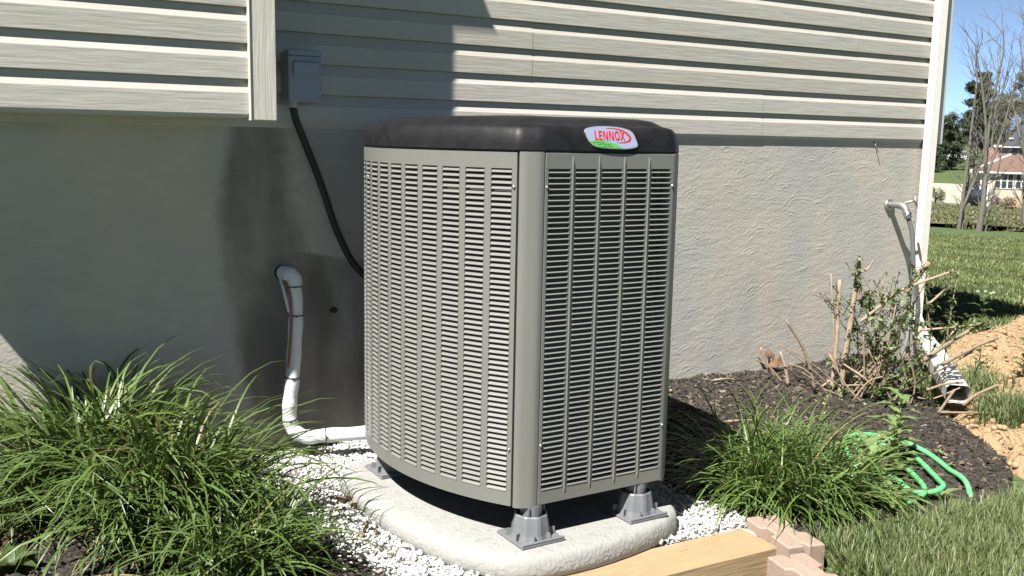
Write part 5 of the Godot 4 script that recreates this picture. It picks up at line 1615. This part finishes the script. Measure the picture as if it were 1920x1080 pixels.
	decid.call("budding_tree", "grayish budding tree low between the pine and the far house", 155.0, -1.5, 6.5, 2.4, 4000, lin(0.095, 0.09, 0.055))
	decid.call("budding_tree", "hazy brown budding tree behind the white building", 185.0, -5.5, 8.0, 3.2, 4200, lin(0.10, 0.09, 0.06))
	decid.call("budding_tree", "pale budding tree on the hilltop left of the tall pine", 192.0, -11.5, 8.0, 4.2, 5000, lin(0.075, 0.08, 0.04))
	decid.call("budding_tree", "darker budding tree on the hilltop behind the tall pine", 205.0, -4.0, 9.5, 4.6, 5600, lin(0.06, 0.07, 0.036))
	decid.call("budding_tree", "broad budding tree on the hilltop above the far house", 198.0, 2.5, 10.0, 5.0, 5600, lin(0.075, 0.08, 0.042))
	var bare := func(label: String, stems: Array, depth: int) -> void:
		var p0: Vector3 = stems[0][0]
		var o := thing("bare_tree", label, "tree", p0, "bare trees at the lawn's far edge")
		for q in stems:
			var s2 := new_st(true); var tips := []
			var a: Vector3 = q[0]; var b: Vector3 = q[1]; var r: float = q[2]
			var mid := a.lerp(b, 0.5) + Vector3(rng.randfn(), 0, rng.randfn()) * 0.06
			var mp := spline([a, mid, b], 5)
			var rad := []
			for k in mp.size(): rad.append(lerpf(r, r * 0.5, float(k) / mp.size()))
			tube(s2, mp, rad, 8, false)
			for k in range(3, mp.size()):
				for z in (1 if k % 2 == 0 else 2):
					var dd := ((b - a).normalized() * 0.9 + Vector3(rng.randfn(), rng.randf() * 0.4, rng.randfn()) * 0.7).normalized()
					branches(s2, mp[k], dd, (b - a).length() * rng.randf_range(0.16, 0.30), r * 0.22, depth - 1, tips, 4)
			branches(s2, b, (b - a).normalized(), (b - a).length() * 0.28, r * 0.5, depth, tips, 5)
			obj("stem", s2, M.bark_gray, o)
	var g := func(t: float, s: float) -> Vector3: return far_at(t, s, -0.05)
	bare.call("slender pale bare tree leaning right, nearest the downspout", [[g.call(30.0, -0.98), at.call(30.0, -0.86, 2.5), 0.055], [at.call(30.0, -0.97, -0.7), at.call(30.2, -0.45, 1.6), 0.05], [g.call(30.1, -0.93), at.call(30.4, -0.7, 0.6), 0.07]], 2)
	bare.call("forked bare tree at the lawn's far edge in front of the far house", [[g.call(29.6, -0.46), at.call(29.6, -0.42, 0.35), 0.095], [at.call(29.6, -0.43, 0.2), at.call(29.4, -0.75, 3.0), 0.05], [at.call(29.6, -0.42, 0.3), at.call(29.8, -0.3, 3.3), 0.05], [at.call(29.6, -0.42, 0.25), at.call(29.6, 0.05, 2.6), 0.045], [g.call(29.7, -0.30), at.call(29.9, -0.05, 1.4), 0.03]], 2)
	bare.call("bare tree at the photo's right edge reaching above the far house", [[g.call(33.0, 0.72), at.call(33.0, 0.62, 1.0), 0.085], [at.call(33.0, 0.64, 0.6), at.call(33.0, 0.15, 2.2), 0.05], [at.call(33.0, 0.62, 0.9), at.call(33.0, 0.5, 4.6), 0.06], [at.call(33.0, 0.62, 0.9), at.call(33.0, 1.1, 3.8), 0.05]], 2)
	bare.call("tall bare tree rising behind the tall pine's right side", [[g.call(120.0, -1.5), at.call(120.0, -1.3, 6.0), 0.16], [at.call(120.0, -1.3, 5.0), at.call(120.0, -0.4, 10.5), 0.09], [at.call(120.0, -1.3, 5.5), at.call(120.0, -2.6, 10.0), 0.08]], 2)
	bare.call("big bare tree over the far house's upper roof", [[g.call(122.0, 2.0), at.call(122.0, 1.6, 7.0), 0.2], [at.call(122.0, 1.6, 6.5), at.call(122.0, 0.4, 13.0), 0.10], [at.call(122.0, 1.6, 6.8), at.call(122.0, 2.2, 14.0), 0.11]], 2)
